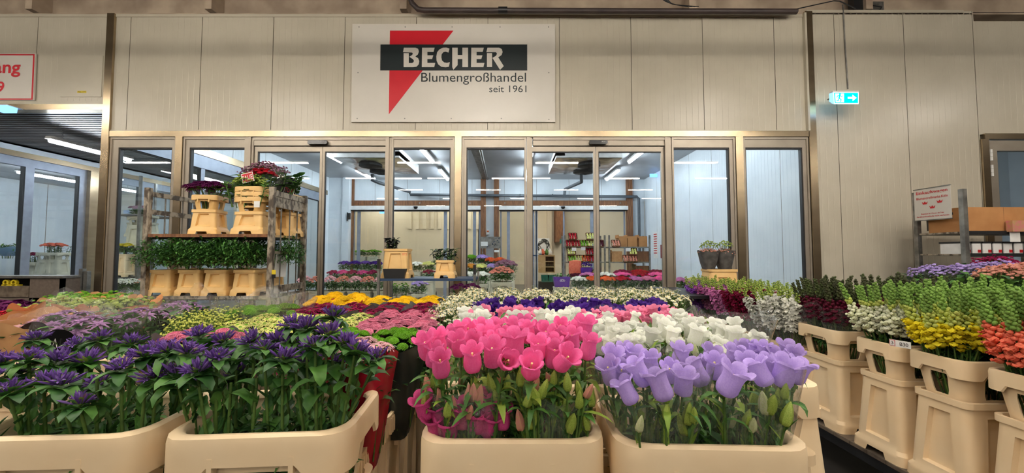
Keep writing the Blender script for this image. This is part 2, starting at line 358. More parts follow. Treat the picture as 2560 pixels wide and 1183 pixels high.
# ---- the cold room behind the front
BK = 12.4; HC = EYE+2.42; XL, XR = -5.8, 4.3
ZR2 = Z_(343, D)+.03
mb = MB(); mb.box(-16, 16, D, 24, -.1, 0, 'room_floor'); struct(mb, 'floor_room')
mb = MB(); mb.box(XL-.1, XR+.1, D+.12, BK+.15, HC, HC+.1, 'room_ceiling'); struct(mb, 'ceiling_room')
mb = MB(); ribbed(mb, D+.12, BK, 0, HC, [D+.6+i*1.05 for i in range(7)], 'room_panel', ylong(XR, 1), depth=.002)
struct(mb, 'wall_room_right')
# left partition: glazed below, panels above, plain at the far end
YG = 11.6; zb = EYE+1.72; zt2 = zb+.26
mb = MB(); ribbed(mb, D+.12, BK, zt2, HC, [D+.3+i*1.05 for i in range(7)], 'room_panel', ylong(XL, -1), depth=.002)
mb.box(XL-.1, XL, YG, BK, 0, zt2, 'room_panel'); mb.box(XL-.0, XL+.62, BK-.3, BK, 0, HC, 'room_panel'); mb.box(XL+.45, XL+.66, BK-.36, BK-.3, 0, HC, 'room_panel')
struct(mb, 'wall_room_left')
mb = MB(); mb.box(XL-.12, XL+.03, D+.12, YG+.35, zb+.12, zt2, 'steel'); struct(mb, 'trim_17')
mb = MB(); mb.box(XL-.09, XL+.01, D+.12, YG, zb-.12, zb+.118, 'frame_blue')
ys = [D+.12, 7.15, 8.3, 9.5, 10.6, YG]
for y in ys: mb.box(XL-.08, XL, y-.045 if y > D+.2 else y, y+.045, 0, zb-.12, 'frame_blue')
for y0, y1 in zip(ys, ys[1:]): mb.box(XL-.07, XL-.01, y0+.045, y1-.045, .0, .15, 'frame_blue'); mb.box(XL-.065, XL-.015, y1-.06, y1-.045, .15, zb-.12, 'frame_dark'); mb.box(XL-.065, XL-.015, y0+.045, y1-.06, zb-.135, zb-.12, 'frame_dark')
o = struct(mb, 'window_7'); p = MB()
for y0, y1 in zip(ys, ys[1:]): p.box(XL-.044, XL-.036, y0+.045, y1-.06, .15, zb-.135, 'window_glass')
p.obj('glass_pane', o)
# corridor left of the partition
XC = -9.4; zc = EYE+.2135*9.4+.08; zcb = EYE+.196*9.4
mb = MB(); zz = zc
V = []; Fc = []; n = 90
for i in range(n+1):
    y = D+.1+i*.09
    for q, dz in ((0, 0), (.045, 0), (.05, .012), (.085, .012)): V += [(XC-.05, y+q, zz+dz), (XL-.1, y+q, zz+dz)]
k = len(V)//2
mb.add(V, [(2*i, 2*i+1, 2*i+3, 2*i+2) for i in range(k-1)], 'corrugated'); mb.box(XC-.1, XL-.1, D+.1, 13.6, zz+.05, zz+.12, 'corrugated'); struct(mb, 'ceiling_corridor')
mb = MB(); mb.box(XC-.1, XC, D+.1, 13.6, zcb+.1, zc, 'room_panel'); mb.box(XC-.005, XC+.0, D+.1, 13.6, zc-.03, zc, 'white'); mb.box(XC-.1, XL-.1, 13.5, 13.6, 0, zc, 'room_panel')
struct(mb, 'wall_corridor')
mb = MB(); mb.box(XC-.05, XC+.06, D+.1, 13.5, zcb, zcb+.1, 'steel'); struct(mb, 'trim_18')
ys = [4.9, 7.0, 7.62, 9.0, 10.4, 11.8, 13.5]; mb = MB(); mb.box(XC-.08, XC+.01, D+.1, 13.5, zcb-.16, zcb-.002, 'frame_blue')
ys = [D+.12, 7.42, 8.35, 9.7, 11.0, 12.3, 13.5]
for i, y in enumerate(ys): mb.box(XC-.08, XC+.01, y-.07 if i else y, y+.07, 0, zcb-.16, 'frame_blue')
for y0, y1 in zip(ys, ys[1:]): mb.box(XC-.07, XC, y1-.09, y1-.07, .15, zcb-.16, 'frame_dark'); mb.box(XC-.07, XC, y0+.07, y1-.07, 0, .15, 'frame_blue')
o = struct(mb, 'window_8'); p = MB()
for y0, y1 in zip(ys, ys[1:]): p.box(XC-.044, XC-.036, y0+.07, y1-.09, .15, zcb-.16, 'window_glass')
p.obj('glass_pane', o)
post_y = 8.42
mb = MB(); mb.box(XC-.02, XC+.09, 8.42, 8.62, 0, zcb-.002, 'steel'); struct(mb, 'trim_19')
mb = MB(); mb.box(-14.1, -14, D-.2, 13.6, 0, 4, 'room_panel'); mb.box(-14, XC-.1, 13.5, 13.6, 0, 4, 'room_panel'); mb.box(-14, XC-.1, D+.1, D+.2, 0, 4, 'room_panel')
for i in range(7): mb.box(-14, -13.995, 6+i*1.1, 6.01+i*1.1, 0, 4, 'groove')
struct(mb, 'wall_far_left')
mb = MB(); mb.box(-14.1, XC-.1, D+.1, 13.6, zcb+.25, zcb+.35, 'room_ceiling'); struct(mb, 'ceiling_far_left')
# ---- back wall of the room: panels, timber, sliding doors
def bx(px): return X_(px, BK)
def bz(py): return Z_(py, BK)
zo = bz(526)
mb = MB()
ribbed(mb, XL, XR, bz(503), HC, [XL+.3+i*1.05 for i in range(10)], 'room_panel', Matrix.Translation((0, BK, 0)), depth=.0015)
for a, b in ((820, 878), (1215, 1235), (1581, 1612)): mb.box(bx(a), bx(b), BK, BK+.1, 0, bz(503), 'room_panel')
struct(mb, 'wall_back')
mb = MB()
def tim(a, b, z0, z1, dep): mb.box(bx(a), bx(b), BK-dep, BK-.001, z0, z1, 'timber')
tim(878, 884, 0, HC, .07)
for a, b in ((1202, 1214.5), (1235, 1247.5), (1566, 1580)): tim(a, b, 0, HC, .14)
tim(884, 1202, bz(514.5), bz(502.5), .10); tim(1247.5, 1566, bz(514.5), bz(502.5), .10)
for px in (930, 990, 1050, 1175, 1262, 1550, 1450): mb.box(bx(px)-.02, bx(px)+.02, BK-.108, BK-.1, bz(509)-.02, bz(509)+.02, 'zinc')
struct(mb, 'trim_20')
def backdoor(n, a, b, leaves, glass='window_glass'):
    mb = MB(); mb.box(bx(a), bx(b), BK-.16, BK+.0, bz(526), bz(516.5), 'white'); mb.box(bx(a), bx(b), BK-.12, BK+.02, bz(527.5), bz(526), 'frame_dark')
    o = struct(mb, n)
    for l0, l1, gl in leaves:
        L = MB(); x0, x1 = bx(l0), bx(l1); y0, y1 = BK+.0, BK+.04
        L.box(x0, x0+.05, y0, y1, .02, zo, 'frame_blue'); L.box(x1-.05, x1, y0, y1, .02, zo, 'frame_blue'); L.box(x0+.05, x1-.05, y0, y1, .02, .12, 'frame_blue'); L.box(x0+.05, x1-.05, y0, y1, zo-.04, zo, 'frame_blue')
        lo = L.obj('door_leaf', o); p = MB(); p.box(x0+.05, x1-.05, BK+.015, BK+.025, .12, zo-.04, gl); p.obj('glass_pane', lo)
backdoor('door_4', 878, 1202, ((882, 896, 'window_glass'), (896, 1113, 'window_glass'), (1113, 1186, 'window_glass'), (1186, 1201, 'window_glass')))
backdoor('door_5', 1248, 1568, ((1250, 1271, 'window_glass'), (1271, 1336, 'window_glass'), (1338, 1344, 'window_glass'), (1408, 1480, 'window_glass'), (1480, 1564, 'window_glass')))
# the hall beyond the back doors
mb = MB(); mb.box(-9, -1.4, 17, 17.1, 0, 5, 'cream_wall'); mb.box(-1.4, 9, 19, 19.1, 0, 5, 'cream_wall'); mb.box(-1.5, -1.4, 17, 19, 0, 5, 'cream_wall'); mb.box(X_(1372, 18), X_(1384, 18), 18.7, 19, 0, 5, 'cream_wall')
mb.box(X_(1391, 18), X_(1412, 18), 17.9, 19, Z_(605, 18), 5, 'timber'); mb.box(-9.1, -9, BK+.1, 17, 0, 5, 'cream_wall'); mb.box(9, 9.1, BK+.1, 19, 0, 5, 'cream_wall')
for i in range(11): mb.box(-4.6+i*.33, -4.45+i*.33, 16.93, 17, 2.6, 4.2, 'cream_wall')
struct(mb, 'wall_far')
mb = MB(); mb.box(-9.1, 9.1, BK+.15, 19.1, 5, 5.1, 'cream_wall'); struct(mb, 'ceiling_far')
# ------------------------------------------------------------------ lamps
def strip_lamp(label, cat, loc, L, along, mt, group, drop=.0):
    t = thing('strip_light', label, cat, loc, 0 if along == 'x' else PI/2, group)
    h = MB(); h.prism([(-L/2, 0), (L/2, 0), (L/2-.02, .05), (-L/2+.02, .05)], -.05, .05, 'white')
    if drop:
        for x in (-L*.35, L*.35): h.tube([(x, 0, .05), (x, 0, drop)], .004, 'zinc', 5)
    ho = h.obj('housing', t)
    for s in ((-.032, .032) if mt == 'hall_tube' else (0,)):
        r = .016 if mt == 'hall_tube' else .038
        b = MB(); b.tube([(-L/2+.04, s, -.02), (L/2-.04, s, -.02)], r, mt, 8); b.obj('tube', ho)
    return t
rows = [(-1.2, [-7.28, -3.0, 1.45, 5.93], 1.45), (-1.2, [-11.75, 10.3], 1.45), (-3.8, [-8.6, -4.2, -.12, 4.28, 8.4], 1.4), (-8.0, [-7.6, -3.5, 1.2, 5.67, 9.9], 1.5),
        (-11.5, [-6, -1.4, 3.2, 7.6], 1.5), (-15, [-8.5, -4, .6, 5.2, 9.6], 1.5), (-19, [-6, -1.5, 3, 7.5], 1.5), (.9, [-7.6, -5.4, -3.3, -1.15, 1.0, 3.15, 5.3], 1.45), (3.0, [-8.6, -4.4, -.4, 3.9, 8.6], 1.45)]  # the dense row just ahead of the camera is added to brighten the foreground
rown = ['first row behind the viewer', 'ends of the first row behind', 'second row', 'third row', 'fourth row', 'fifth row', 'sixth row', 'unseen row added to light the foreground', 'row nearest the shop front']
for (y, xs, L), nm in zip(rows, rown):
    for x in xs: strip_lamp('warm double tube light under the hall roof, '+nm, 'strip light', (x, y, 4.46 if y > -5 else 5.3), L, 'x', 'hall_tube', 'hall strip lights, '+nm, drop=6.6-(4.46 if y > -5 else 5.3))
cn = {-4.3: 'leftmost', -2.0: 'second from left', .45: 'third from left', 2.95: 'rightmost'}
for x in (-4.3, -2.0, .45, 2.95):
    for y, yn in ((6.5, 'nearest the glass front'), (8.9, 'in the middle'), (11.2, 'at the far end')):
        strip_lamp('white tube light on the room ceiling, %s line, %s' % (cn[x], yn), 'strip light', (x, y, HC-.09), 1.4, 'y', 'room_tube', 'cold room strip lights', .09)
for y, yn in ((6.9, 'nearest the opening'), (9.4, 'middle'), (12, 'far')):
    strip_lamp('white tube light under the corridor ceiling, '+yn, 'strip light', (-7.6, y, zc-.2), 1.4, 'y', 'room_tube', 'corridor strip lights', .2)
for y in (7.2, 9.6, 12):
    strip_lamp('white tube light in the far left room behind glass, at depth %s' % {7.2: 'near', 9.6: 'middle', 12: 'far'}[y], 'strip light', (-11.6, y, zcb+.1), 1.4, 'y', 'room_tube', 'far left room strip lights', .15)
for x in (-5.5, -2.2, 1.2, 4.4):
    for y in (14, 16.2): strip_lamp('warm tube light in the hall beyond the back doors', 'strip light', (x, y, 4.4), 1.4, 'x', 'hall_tube', 'strip lights beyond the back doors', .6)
for y in (6.9, 8.3): strip_lamp('white tube light in the annex behind the right door', 'strip light', (8.6, y, 4.0), 1.4, 'x', 'room_tube', 'annex strip lights', .2)
# ceiling coolers
for (px, xx, nm, sd) in ((925, -3.3, 'left', 1), (1470, 1.75, 'right', -1)):
    y0, y1 = 8.6, 10.6; t = thing('ceiling_cooler', 'flat ceiling cooler with mirror-like underside and two black fans, the %s one' % nm, 'cooler', (xx, 9.5, HC-.3))
    b = MB(); b.box(-.75, .75, -.9, .9, .06, .298, 'white'); b.box(-.75+(.0 if sd < 0 else 1.3), -.55+(.0 if sd < 0 else 1.3), -.9, -.0, .1, .2, 'blue_gray'); b.obj('housing', t)
    b = MB(); V = []; N = 16
    rnd = random.Random(3)
    for i in range(N+1):
        for j in range(N+1): V.append((-.75+1.5*i/N, -.9+1.8*j/N, .05-.05*math.sin(PI*i/N)*math.sin(PI*j/N)+rnd.uniform(-.006, .006)))
    b.add(V, [(i*(N+1)+j, (i+1)*(N+1)+j, (i+1)*(N+1)+j+1, i*(N+1)+j+1) for i in range(N) for j in range(N)], 'chrome'); b.obj('drip_pan', t, 180)
    for yy in (-.35, .35):
        f = MB(); f.lathe([(0, -.03), (.2, -.035), (.27, -.02), (.27, .03)], 'black', 24, Matrix.Translation((-.1*sd, yy, 0)))
        for k in range(5): f.lathe([(.05*k+.03, -.036), (.05*k+.034, -.04), (.05*k+.04, -.036)], 'black', 24, Matrix.Translation((-.1*sd, yy, 0)))
        f.obj('fan', t)
# pipes
def pipe_thing(name, label, pts, r, mt, cat='pipe'):
    b = MB(); b.tube(pts, r, mt, 10); o = b.obj(name, None, 60); return tag(o, label, cat)
y = BK-.18; pz = bz(489)
b = MB(); b.tube([(X_(928, 9.9), 9.9, HC-.35), (X_(928, 9.9), 9.9, HC-.5), (X_(945, 10.2), 10.2, HC-.52), (bx(1026), y, bz(482)), (bx(1028), y, pz), (bx(1590), y, bz(494)), (bx(1594), y, bz(498)), (bx(1594), y, bz(640))], .045, 'pipe_gray', 8)
for px in (1054, 1222, 1300, 1380): b.tube([(bx(px), y-.06, pz-.0), (bx(px), y+.17, pz-.0)], .02, 'pipe_gray', 6)
b.tube([(X_(1455, 9.7), 9.7, HC-.4), (X_(1455, 9.9), 9.9, HC-.55), (bx(1411), y-.02, bz(476)), (bx(1410), y, pz)], .045, 'pipe_gray', 8)
tag(b.obj('drain_pipe', None, 60), 'grey drain pipe running from the ceiling coolers along the back wall of the cold room', 'pipe')
b = MB()
for px0, py0, d0, px1, py1, d1 in ((1195, 370, 8.4, 1218, 452, BK-.05),):
    p0, p1 = P(px0, 372, 9.2), P(px1, 452, BK-.1)
    b.tube([(X_(1197, 8.2), 8.2, HC-.03), (bx(1219), BK-.2, HC-.03)], .035, 'zinc', 6); b.box(-.95, -.75, 8.2, BK-.1, HC-.022, HC-.001, 'zinc')
tag(b.obj('cable_tray', None), 'zinc cable tray running back along the middle of the cold room ceiling', 'cable tray')
dp = D-.16
b = MB(); z = Z_(25, dp)
b.tube([P(1024, -70, dp), P(1027, 0, dp), P(1030, 8, dp), P(1045, 23, dp), P(1060, 26, dp), (X_(2012, dp), dp, Z_(29, dp))], .038, 'pipe', 12)
b.obj; o = b.obj('waste_pipe', None, 60); tag(o, 'dark brown waste pipe with a bend running above the long shop wall', 'pipe')
c = MB(); c.tube([(X_(1245, dp), dp, Z_(25.5, dp)), (X_(1268, dp), dp, Z_(25.5, dp))], .046, 'black', 12); c.obj('coupling', o, 60)
b = MB(); b.tube([(X_(2350, D+.12), D+.12, Z_(22, D)), (X_(2480, D+.12), D+.12, Z_(26, D)), (12, D+.12, Z_(27, D))], .04, 'pipe', 12); tag(b.obj('waste_pipe', None, 60), 'dark waste pipe at the top right corner above the door', 'pipe')
rnd = random.Random(5); b = MB()
for k in range(4): b.tube([P(1640+k*6, -12, dp-.05), P(1665+k*5, 4+k*2, dp-.05), P(1690, 12, dp-.04), P(1720+k*9, 17, dp-.02)], .006, 'black', 5)
tag(b.obj('cable_bundle'), 'loose black cables hanging over the waste pipe right of the big sign', 'cables')
b = MB(); b.tube([P(1985, 24, dp), P(2085, 2, dp), P(2100, 3, dp), P(2140, 22, dp)], .008, 'black', 5); tag(b.obj('cable'), 'black cable sagging above the steel post right of the glass front', 'cable')
b = MB(); b.box(X_(2152, D+.1), X_(2176, D+.1), D+.05, D+.15, Z_(24, D), 5.4, 'black'); b.box(X_(2176, D+.1), X_(2240, D+.1), D+.12, D+.2, Z_(20, D), 5.3, 'zinc')
b.tube([(X_(2195, D), D+.05, Z_(5, D)), (X_(2240, D), D+.05, Z_(12, D)), (X_(2230, D), D+.05, Z_(24, D))], .01, 'black', 5); tag(b.obj('roof_bracket'), 'dark bracket with metal scrap above the wall, right of the conduit', 'bracket')
# conduit and exit sign
b = MB(); dx = D-.012; b.tube([P(2107, 12, dx), P(2112, 100, dx), P(2120, 222, dx)], .008, 'zinc', 8); tag(b.obj('conduit', None, 60), 'thin grey conduit running down the wall to the exit sign', 'conduit')
dx = 5.2; t = thing('exit_sign', 'lit turquoise emergency exit sign with running figure and arrow', 'exit sign', (X_(2130, dx), dx, Z_(260, dx)))
hw = (X_(2163, dx)-X_(2097, dx))/2; H = Z_(229, dx)-Z_(260, dx)
b = MB(); b.box(-hw-.0, hw, .0, .06, H-.012, H+.012, 'white'); b.obj('housing', t)
b = MB(); b.prism([(-hw+.01, 0), (hw-.01, 0), (hw, H-.012), (-hw, H-.012)], .0, .006, 'exit_white'); b.obj('face_rim', t)
b = MB(); e = .012; b.prism([(-hw+.02, e), (hw-.02, e), (hw-.014, H-.02), (-hw+.014, H-.02)], -.003, -.0005, 'exit_green'); b.obj('face', t)
b = MB(); b.add([(-hw, 0, H-.012), (-hw+.01, 0, 0), (-hw-.012, .05, H*.3), (-hw-.012, .05, H-.012)], [(0, 1, 2, 3)], 'exit_side'); b.add([(-hw+.01, 0, 0), (hw-.01, 0, 0), (hw-.01, .05, H*.2), (-hw, .05, H*.2)], [(0, 1, 2, 3)], 'exit_side'); b.obj('diffuser', t)
b = MB(); b.prism([(-hw+.03, .022), (-.035, .022), (-.03, H-.03), (-hw+.026, H-.03)], -.005, -.0035, 'exit_white'); b.obj('door_symbol', t)
b = MB(); s = H/.2; cx = -hw*.52; q = lambda pts, r: b.tube([(cx+x*s, -.006, z*s+.01) for x, z in pts], r, 'exit_green', 6)
b.lathe([(0, -.002), (.013, 0), (0, .002)], 'exit_green', 10, Matrix.Translation((cx+.005, -.007, .155*s)) @ Matrix.Rotation(PI/2, 4, 'X'))
q([(0, .13), (-.01, .08)], .009); q([(-.01, .08), (.02, .055), (.012, .02)], .006); q([(-.01, .08), (-.02, .045), (-.05, .035)], .006); q([(0, .125), (.03, .105), (.045, .115)], .005); q([(0, .125), (-.035, .115), (-.045, .09)], .005)
b.obj('running_figure', t)
b = MB(); zc_ = H*.48; b.prism([(.02, zc_-.014), (.085, zc_-.014), (.085, zc_-.045), (.14, zc_), (.085, zc_+.045), (.085, zc_+.014), (.02, zc_+.014)], -.006, -.0035, 'exit_white'); b.obj('arrow', t)
b = MB(); b.tube([(0, .03, H+.01), (0, .3, H+.01)], .01, 'zinc', 6); b.obj('bracket', t)
# ------------------------------------------------------------------ the big sign
ds = D-.03; t = thing('shop_sign', 'large white sign with red triangle and black bar reading Becher Blumengroßhandel seit 1961', 'sign', (0, ds, 0))
def S(px, py): p = P(px, py, ds); return (p.x, p.z)
def S2(u, v): return S(800+u/2.817, v/2.817)
b = MB(); b.prism([S(878, 305), S(1388, 305), S(1388, 60), S(881, 60)], 0, .024, 'sign_white'); b.obj('board', t)
b = MB(); b.prism([S2(493, 216), S2(940, 216), S2(485, 806)], -.003, -.001, 'sign_red'); b.obj('red_triangle', t)
b = MB(); b.prism([S2(425, 497), S2(1459, 497), S2(1459, 315), S2(427, 315)], -.006, -.0035, 'sign_black'); b.obj('black_bar', t)
LET = [[(592, 338), (672, 338), (692, 346), (697, 365), (690, 385), (672, 400), (692, 412), (700, 432), (696, 455), (680, 472), (655, 475), (590, 475), (590, 376), (626, 376), (626, 446), (650, 446), (660, 440), (662, 428), (655, 418), (630, 402), (650, 390), (655, 380), (650, 372), (586, 370)],
       [(720, 338), (808, 338), (800, 368), (757, 368), (757, 392), (798, 392), (790, 418), (757, 418), (757, 445), (812, 445), (805, 475), (718, 475)],
       [(912, 345), (905, 372), (885, 366), (868, 370), (857, 385), (855, 405), (860, 428), (875, 442), (895, 445), (915, 440), (908, 472), (885, 476), (855, 472), (833, 455), (822, 430), (820, 400), (826, 370), (842, 350), (868, 338), (890, 337)],
       [(932, 338), (970, 338), (970, 390), (1003, 390), (1003, 338), (1043, 338), (1043, 475), (1003, 475), (1003, 418), (970, 418), (970, 460), (940, 493), (932, 475)],
       [(1066, 338), (1154, 338), (1146, 368), (1103, 368), (1103, 392), (1144, 392), (1136, 418), (1103, 418), (1103, 445), (1158, 445), (1151, 475), (1064, 475)],
       [(1180, 338), (1260, 338), (1280, 348), (1286, 368), (1278, 390), (1255, 405), (1294, 468), (1268, 494), (1215, 410), (1240, 395), (1247, 380), (1240, 370), (1172, 370)],
       [(1176, 376), (1212, 376), (1212, 474), (1176, 474)]]
b = MB()
for L_ in LET: b.prism([S2(*p) for p in L_], -.009, -.0065, 'sign_white')
b.obj('becher_lettering', t)
def line(body, px0, px1, py0, py1, name):
    a = P(px0, py1, ds); c = P(px1, py0, ds); text_part(name, body, 'sign_black', c.x-a.x, c.z-a.z, Matrix.Translation((a.x, -.003, a.z)) @ Matrix.Rotation(PI/2, 4, 'X'), t)
line('Blumengroßhandel', 1053, 1315, 182, 212, 'blumengrosshandel_lettering'); line('seit 1961', 1223, 1316, 214, 231, 'seit_lettering')
b = MB()
for u, v in ((275, 190), (600, 190), (930, 190), (1268, 190), (1610, 190), (268, 512), (1612, 512), (262, 835), (597, 835), (925, 835), (1277, 835), (1612, 842)):
    x, z = S2(u, v); b.lathe([(0, .004), (.008, .003), (.009, 0)], 'zinc', 8, Matrix.Translation((x, -.001, z)) @ Matrix.Rotation(PI/2, 4, 'X'))
b.obj('screws', t)
# left sign
t = thing('entrance_sign', 'white sign with red border and red writing cut off by the left picture edge', 'sign', (0, ds, 0))
b = MB(); b.prism([S(-300, 251), S(84, 251), S(89, 133), S(-300, 133)], 0, .02, 'sign_white'); b.obj('board', t)
b = MB(); b.prism([S(-300, 249.5), S(82, 249.5), S(82.3, 246.5), S(-300, 246.5)], -.003, -.001, 'sign_red'); b.prism([S(-300, 138.5), S(86.6, 138.5), S(87, 135.5), S(-300, 135.5)], -.003, -.001, 'sign_red'); b.prism([S(78.5, 246.5), S(82.3, 246.5), S(87, 138.5), S(83.4, 138.5)], -.003, -.001, 'sign_red'); b.obj('border', t)
a = P(-96, 193, ds); c = P(53, 152, ds); text_part('eingang_lettering', 'Eingang', 'sign_red', c.x-a.x, c.z-a.z, Matrix.Translation((a.x, -.003, a.z)) @ Matrix.Rotation(PI/2, 4, 'X'), t, bold=.02)
a = P(-8, 231, ds); c = P(12, 204, ds); text_part('number_lettering', '9', 'sign_red', c.x-a.x, c.z-a.z, Matrix.Translation((a.x, -.003, a.z)) @ Matrix.Rotation(PI/2, 4, 'X'), t, bold=.02)
t = thing('yellow_label', 'small yellow sticker on the wall hatch above the corridor opening', 'sticker', (X_(181, ds), D-.0105, Z_(230.5, D)))
b = MB(); b.box(-.065, .065, -.002, 0, -.016, .016, 'yellow_plastic'); b.obj('sticker', t); text_part('lettering', 'Max. 3 M', 'black', .11, .018, facing(-.055, -.003, -.009), t)
t = thing('exit_sign', 'lit blue exit sign at the far left edge under the entrance sign', 'exit sign', (X_(-22, 5.3), 5.3, Z_(275, 5.3)))
b = MB(); b.prism([(-.1, 0), (.09, 0), (.1, .07), (-.1, .07)], 0, .12, 'exit_side'); b.obj('face', t); b = MB(); b.box(-.11, .11, 0, .17, .07, .08, 'white'); b.obj('housing', t)
t = thing('exit_sign', 'small blue exit sign in the back left doorway of the cold room', 'exit sign', (bx(912), 14.0, Z_(534, 14)))
b = MB(); b.box(-.1, .1, 0, .03, 0, .12, 'exit_side'); b.obj('face', t)
t = thing('exit_sign', 'small blue exit sign high on the right wall of the cold room', 'exit sign', (XR-.12, 11.2, Z_(443, 11.2)))
b = MB(); b.box(-.12, .1, 0, .03, 0, .1, 'exit_side'); b.obj('face', t)
# ------------------------------------------------------------------ containers
def rrect(a, b, rc, w, wi, cs=4):
    """points round a rounded rectangle (half sizes a,b), each side cut at +-1, +-w, +-wi; returns (x, y, nx, ny, side s or None)"""
    out = []
    for k in range(4):
        half = (a, b, a, b)[k]; off = (b, a, b, a)[k]; L = half-rc; nx, ny = ((0, -1), (1, 0), (0, 1), (-1, 0))[k]; tx, ty = ((1, 0), (0, 1), (-1, 0), (0, -1))[k]
        for s in (-1, -w, -wi, wi, w, 1):
            out.append((nx*off+tx*s*L, ny*off+ty*s*L, nx, ny, s))
        for c in range(1, cs):
            t = PI/2*c/cs; cx = nx*(off-rc)+tx*L; cy = ny*(off-rc)+ty*L; dx = nx*math.cos(t)+tx*math.sin(t); dy = ny*math.cos(t)+ty*math.sin(t)
            out.append((cx+dx*rc, cy+dy*rc, dx, dy, None))
    return out
def loft(mb, rings, mt, skip=lambda r, s0, s1: False, disp=lambda r, s: 0.0, zf=None, closed=False, T=None):
    n = None; V = []
    for r, (z, a, b, rc, w, wi) in enumerate(rings):
        pts = rrect(a, b, rc, w, wi)
        n = len(pts)
        for (x, y, nx, ny, s) in pts:
            d = disp(r, s) if s is not None else disp(r, 9); zz = z if zf is None else zf(r, z, s)
            V.append((x-nx*d, y-ny*d, zz))
    ss = [p[4] for p in rrect(.2, .2, .02, .5, .4)]; ph = [i % 9 for i in range(n)]; Fc = []
    m = len(rings)
    for r in range(m if closed else m-1):
        r2 = (r+1) % m
        for i in range(n):
            k = skip(r, ph[i], ph[(i+1) % n])
            if k is True: continue
            q = [r*n+i, r*n+(i+1) % n, r2*n+(i+1) % n, r2*n+i]
            if k: q.pop(k-1)
            Fc.append(tuple(q))
    mb.add(V, Fc, mt, T)
def thick(name, mb, t, smooth=35):
    me = mb.mesh(name, None); o = bpy.data.objects.new('x', me); col.objects.link(o)
    md = o.modifiers.new('s', 'SOLIDIFY'); md.thickness = t; md.offset = -1; md.use_even_offset = False
    dg = bpy.context.evaluated_depsgraph_get(); m2 = bpy.data.meshes.new_from_object(o.evaluated_get(dg)); bpy.data.objects.remove(o)
    m2.polygons.foreach_set('use_smooth', [True]*len(m2.polygons)); bm = bmesh.new(); bm.from_mesh(m2)
    for e in bm.edges:
        if len(e.link_faces) == 2 and e.calc_face_angle(0) > R(smooth): e.smooth = False
    bm.to_mesh(m2); bm.free(); m2.name = name; return m2
CACHE = {}
def tub_mesh(a, b, H, mt='tub', key=None, flare=.035, inset=.022):
    """the container: narrow at the top, legs flaring to the floor, trapezoid recess on each side, arch at the foot"""
    k = ('tub', a, b, H, mt)
    if k in CACHE: return CACHE[k]
    mb = MB(); f = min(flare, a*.17)
    def rg(z, ex=0., w=.62, wi=.56): t = 1-z/H; return (z, a-.012+f*t+ex, b-.012+f*t+ex, min(.045, a*.2), w, wi)
    rings = [rg(0, .012, .50, .44), rg(.035, .012, .40, .36), rg(.055, .012), rg(.075, .0), rg(.075+.06*H, 0, .70, .64), rg(.083+.06*H, 0, .70, .64), rg(H*.84-.008, 0, .56, .50), rg(H*.84, 0, .56, .50), rg(H-.03, 0), rg(H-.03, .010), rg(H, .012), rg(H, -.004), rg(H-.02, -.008)]
    ins = (5, 6)
    loft(mb, rings, mt, skip=lambda r, p, q: r == 0 and p in (1, 2, 3) and q in (2, 3, 4), disp=lambda r, s: inset if (r in ins and abs(abs(s)-(.64 if r == 5 else .50)) < .001) else 0.0)
    mb.box(-a+.05, a-.05, -b+.05, b-.05, .06, .07, mt)
    me = mb.mesh('tub', 32); CACHE[k] = me; return me
def collar_mesh(a, b, H, mt='tub', band=.046, drop=.03):
    k = ('collar', a, b, H, mt)
    if k in CACHE: return CACHE[k]
    mb = MB(); A = lambda z: a-.012-(H-z)*.13; B = lambda z: b-.012-(H-z)*.13
    wt = .60
    rc = min(.05, a*.26); t_ = H/.225
    rings = [(z, A(z), B(z), rc, wt, wt-.07) for z in (0, .028*t_, .05*t_, H-.108*t_, H-.088*t_, H-.012)]
    def hole(r, p, q):
        if r in (1, 2, 3) and (p, q) == (2, 3): return True
        if r == 2 and (p, q) in ((1, 2), (3, 4)): return True
        return {(1, 1): 3, (1, 3): 4, (3, 1): 2, (3, 3): 1}.get((r, p)) if (p, q) in ((1, 2), (3, 4)) else None
    loft(mb, rings, mt, skip=hole)
    # corner fillets of the openings come from the kept quads; thicken the sheet
    me = thick('wall', mb, .006); CACHE[('cw', k)] = me
    mb2 = MB(); bm = bmesh.new(); bm.from_mesh(me); mb2.add([v.co[:] for v in bm.verts], [tuple(v.index for v in f.verts) for f in bm.faces], mt); bm.free()
    # rim band: closed profile, deeper at the corners
    prof = [(-.010, 0), (-.009, .010), (-.004, .016), (.004, .017), (.012, .012), (.014, .0), (.014, -.02), (.0145, -band), (.008, -band-.001), (.006, -.012)]
    rings = [(H-.017+z, a-.012+o, b-.012+o, rc+.005, .82, .62) for o, z in prof]
    def zf(r, z, s):
        if r in (7, 8): return z-(drop if (s is None or abs(s) > .7) else 0)
        return z
    loft(mb2, rings, mt, zf=zf, closed=True)
    for sx in (-.42, .42):      # little tabs under the rim
        for T in (Matrix.Identity(4), Matrix.Rotation(PI, 4, 'Z')): mb2.box(sx*a-.005, sx*a+.005, -b+.0-.003, -b+.014, H-.082, H-.045, mt, T)
    me = mb2.mesh('collar', 38); CACHE[k] = me; return me
TA, TB, TH, CH = .190, .140, .47, .225       # half length, half width, tub height, collar height
def container(label, x, y, z, rz=0, collar=True, mt='tub', group=None, kind='flower_container', a=TA, b=TB, H=TH, stack=0):
    t = thing(kind, label, 'flower container', (x, y, z), rz, group)
    link('tub', tub_mesh(a-.008, b-.008, H, mt), t)
    if collar: link('collar', collar_mesh(a+.004, b+.004, CH, mt), t, (0, 0, H-.02))
    return t
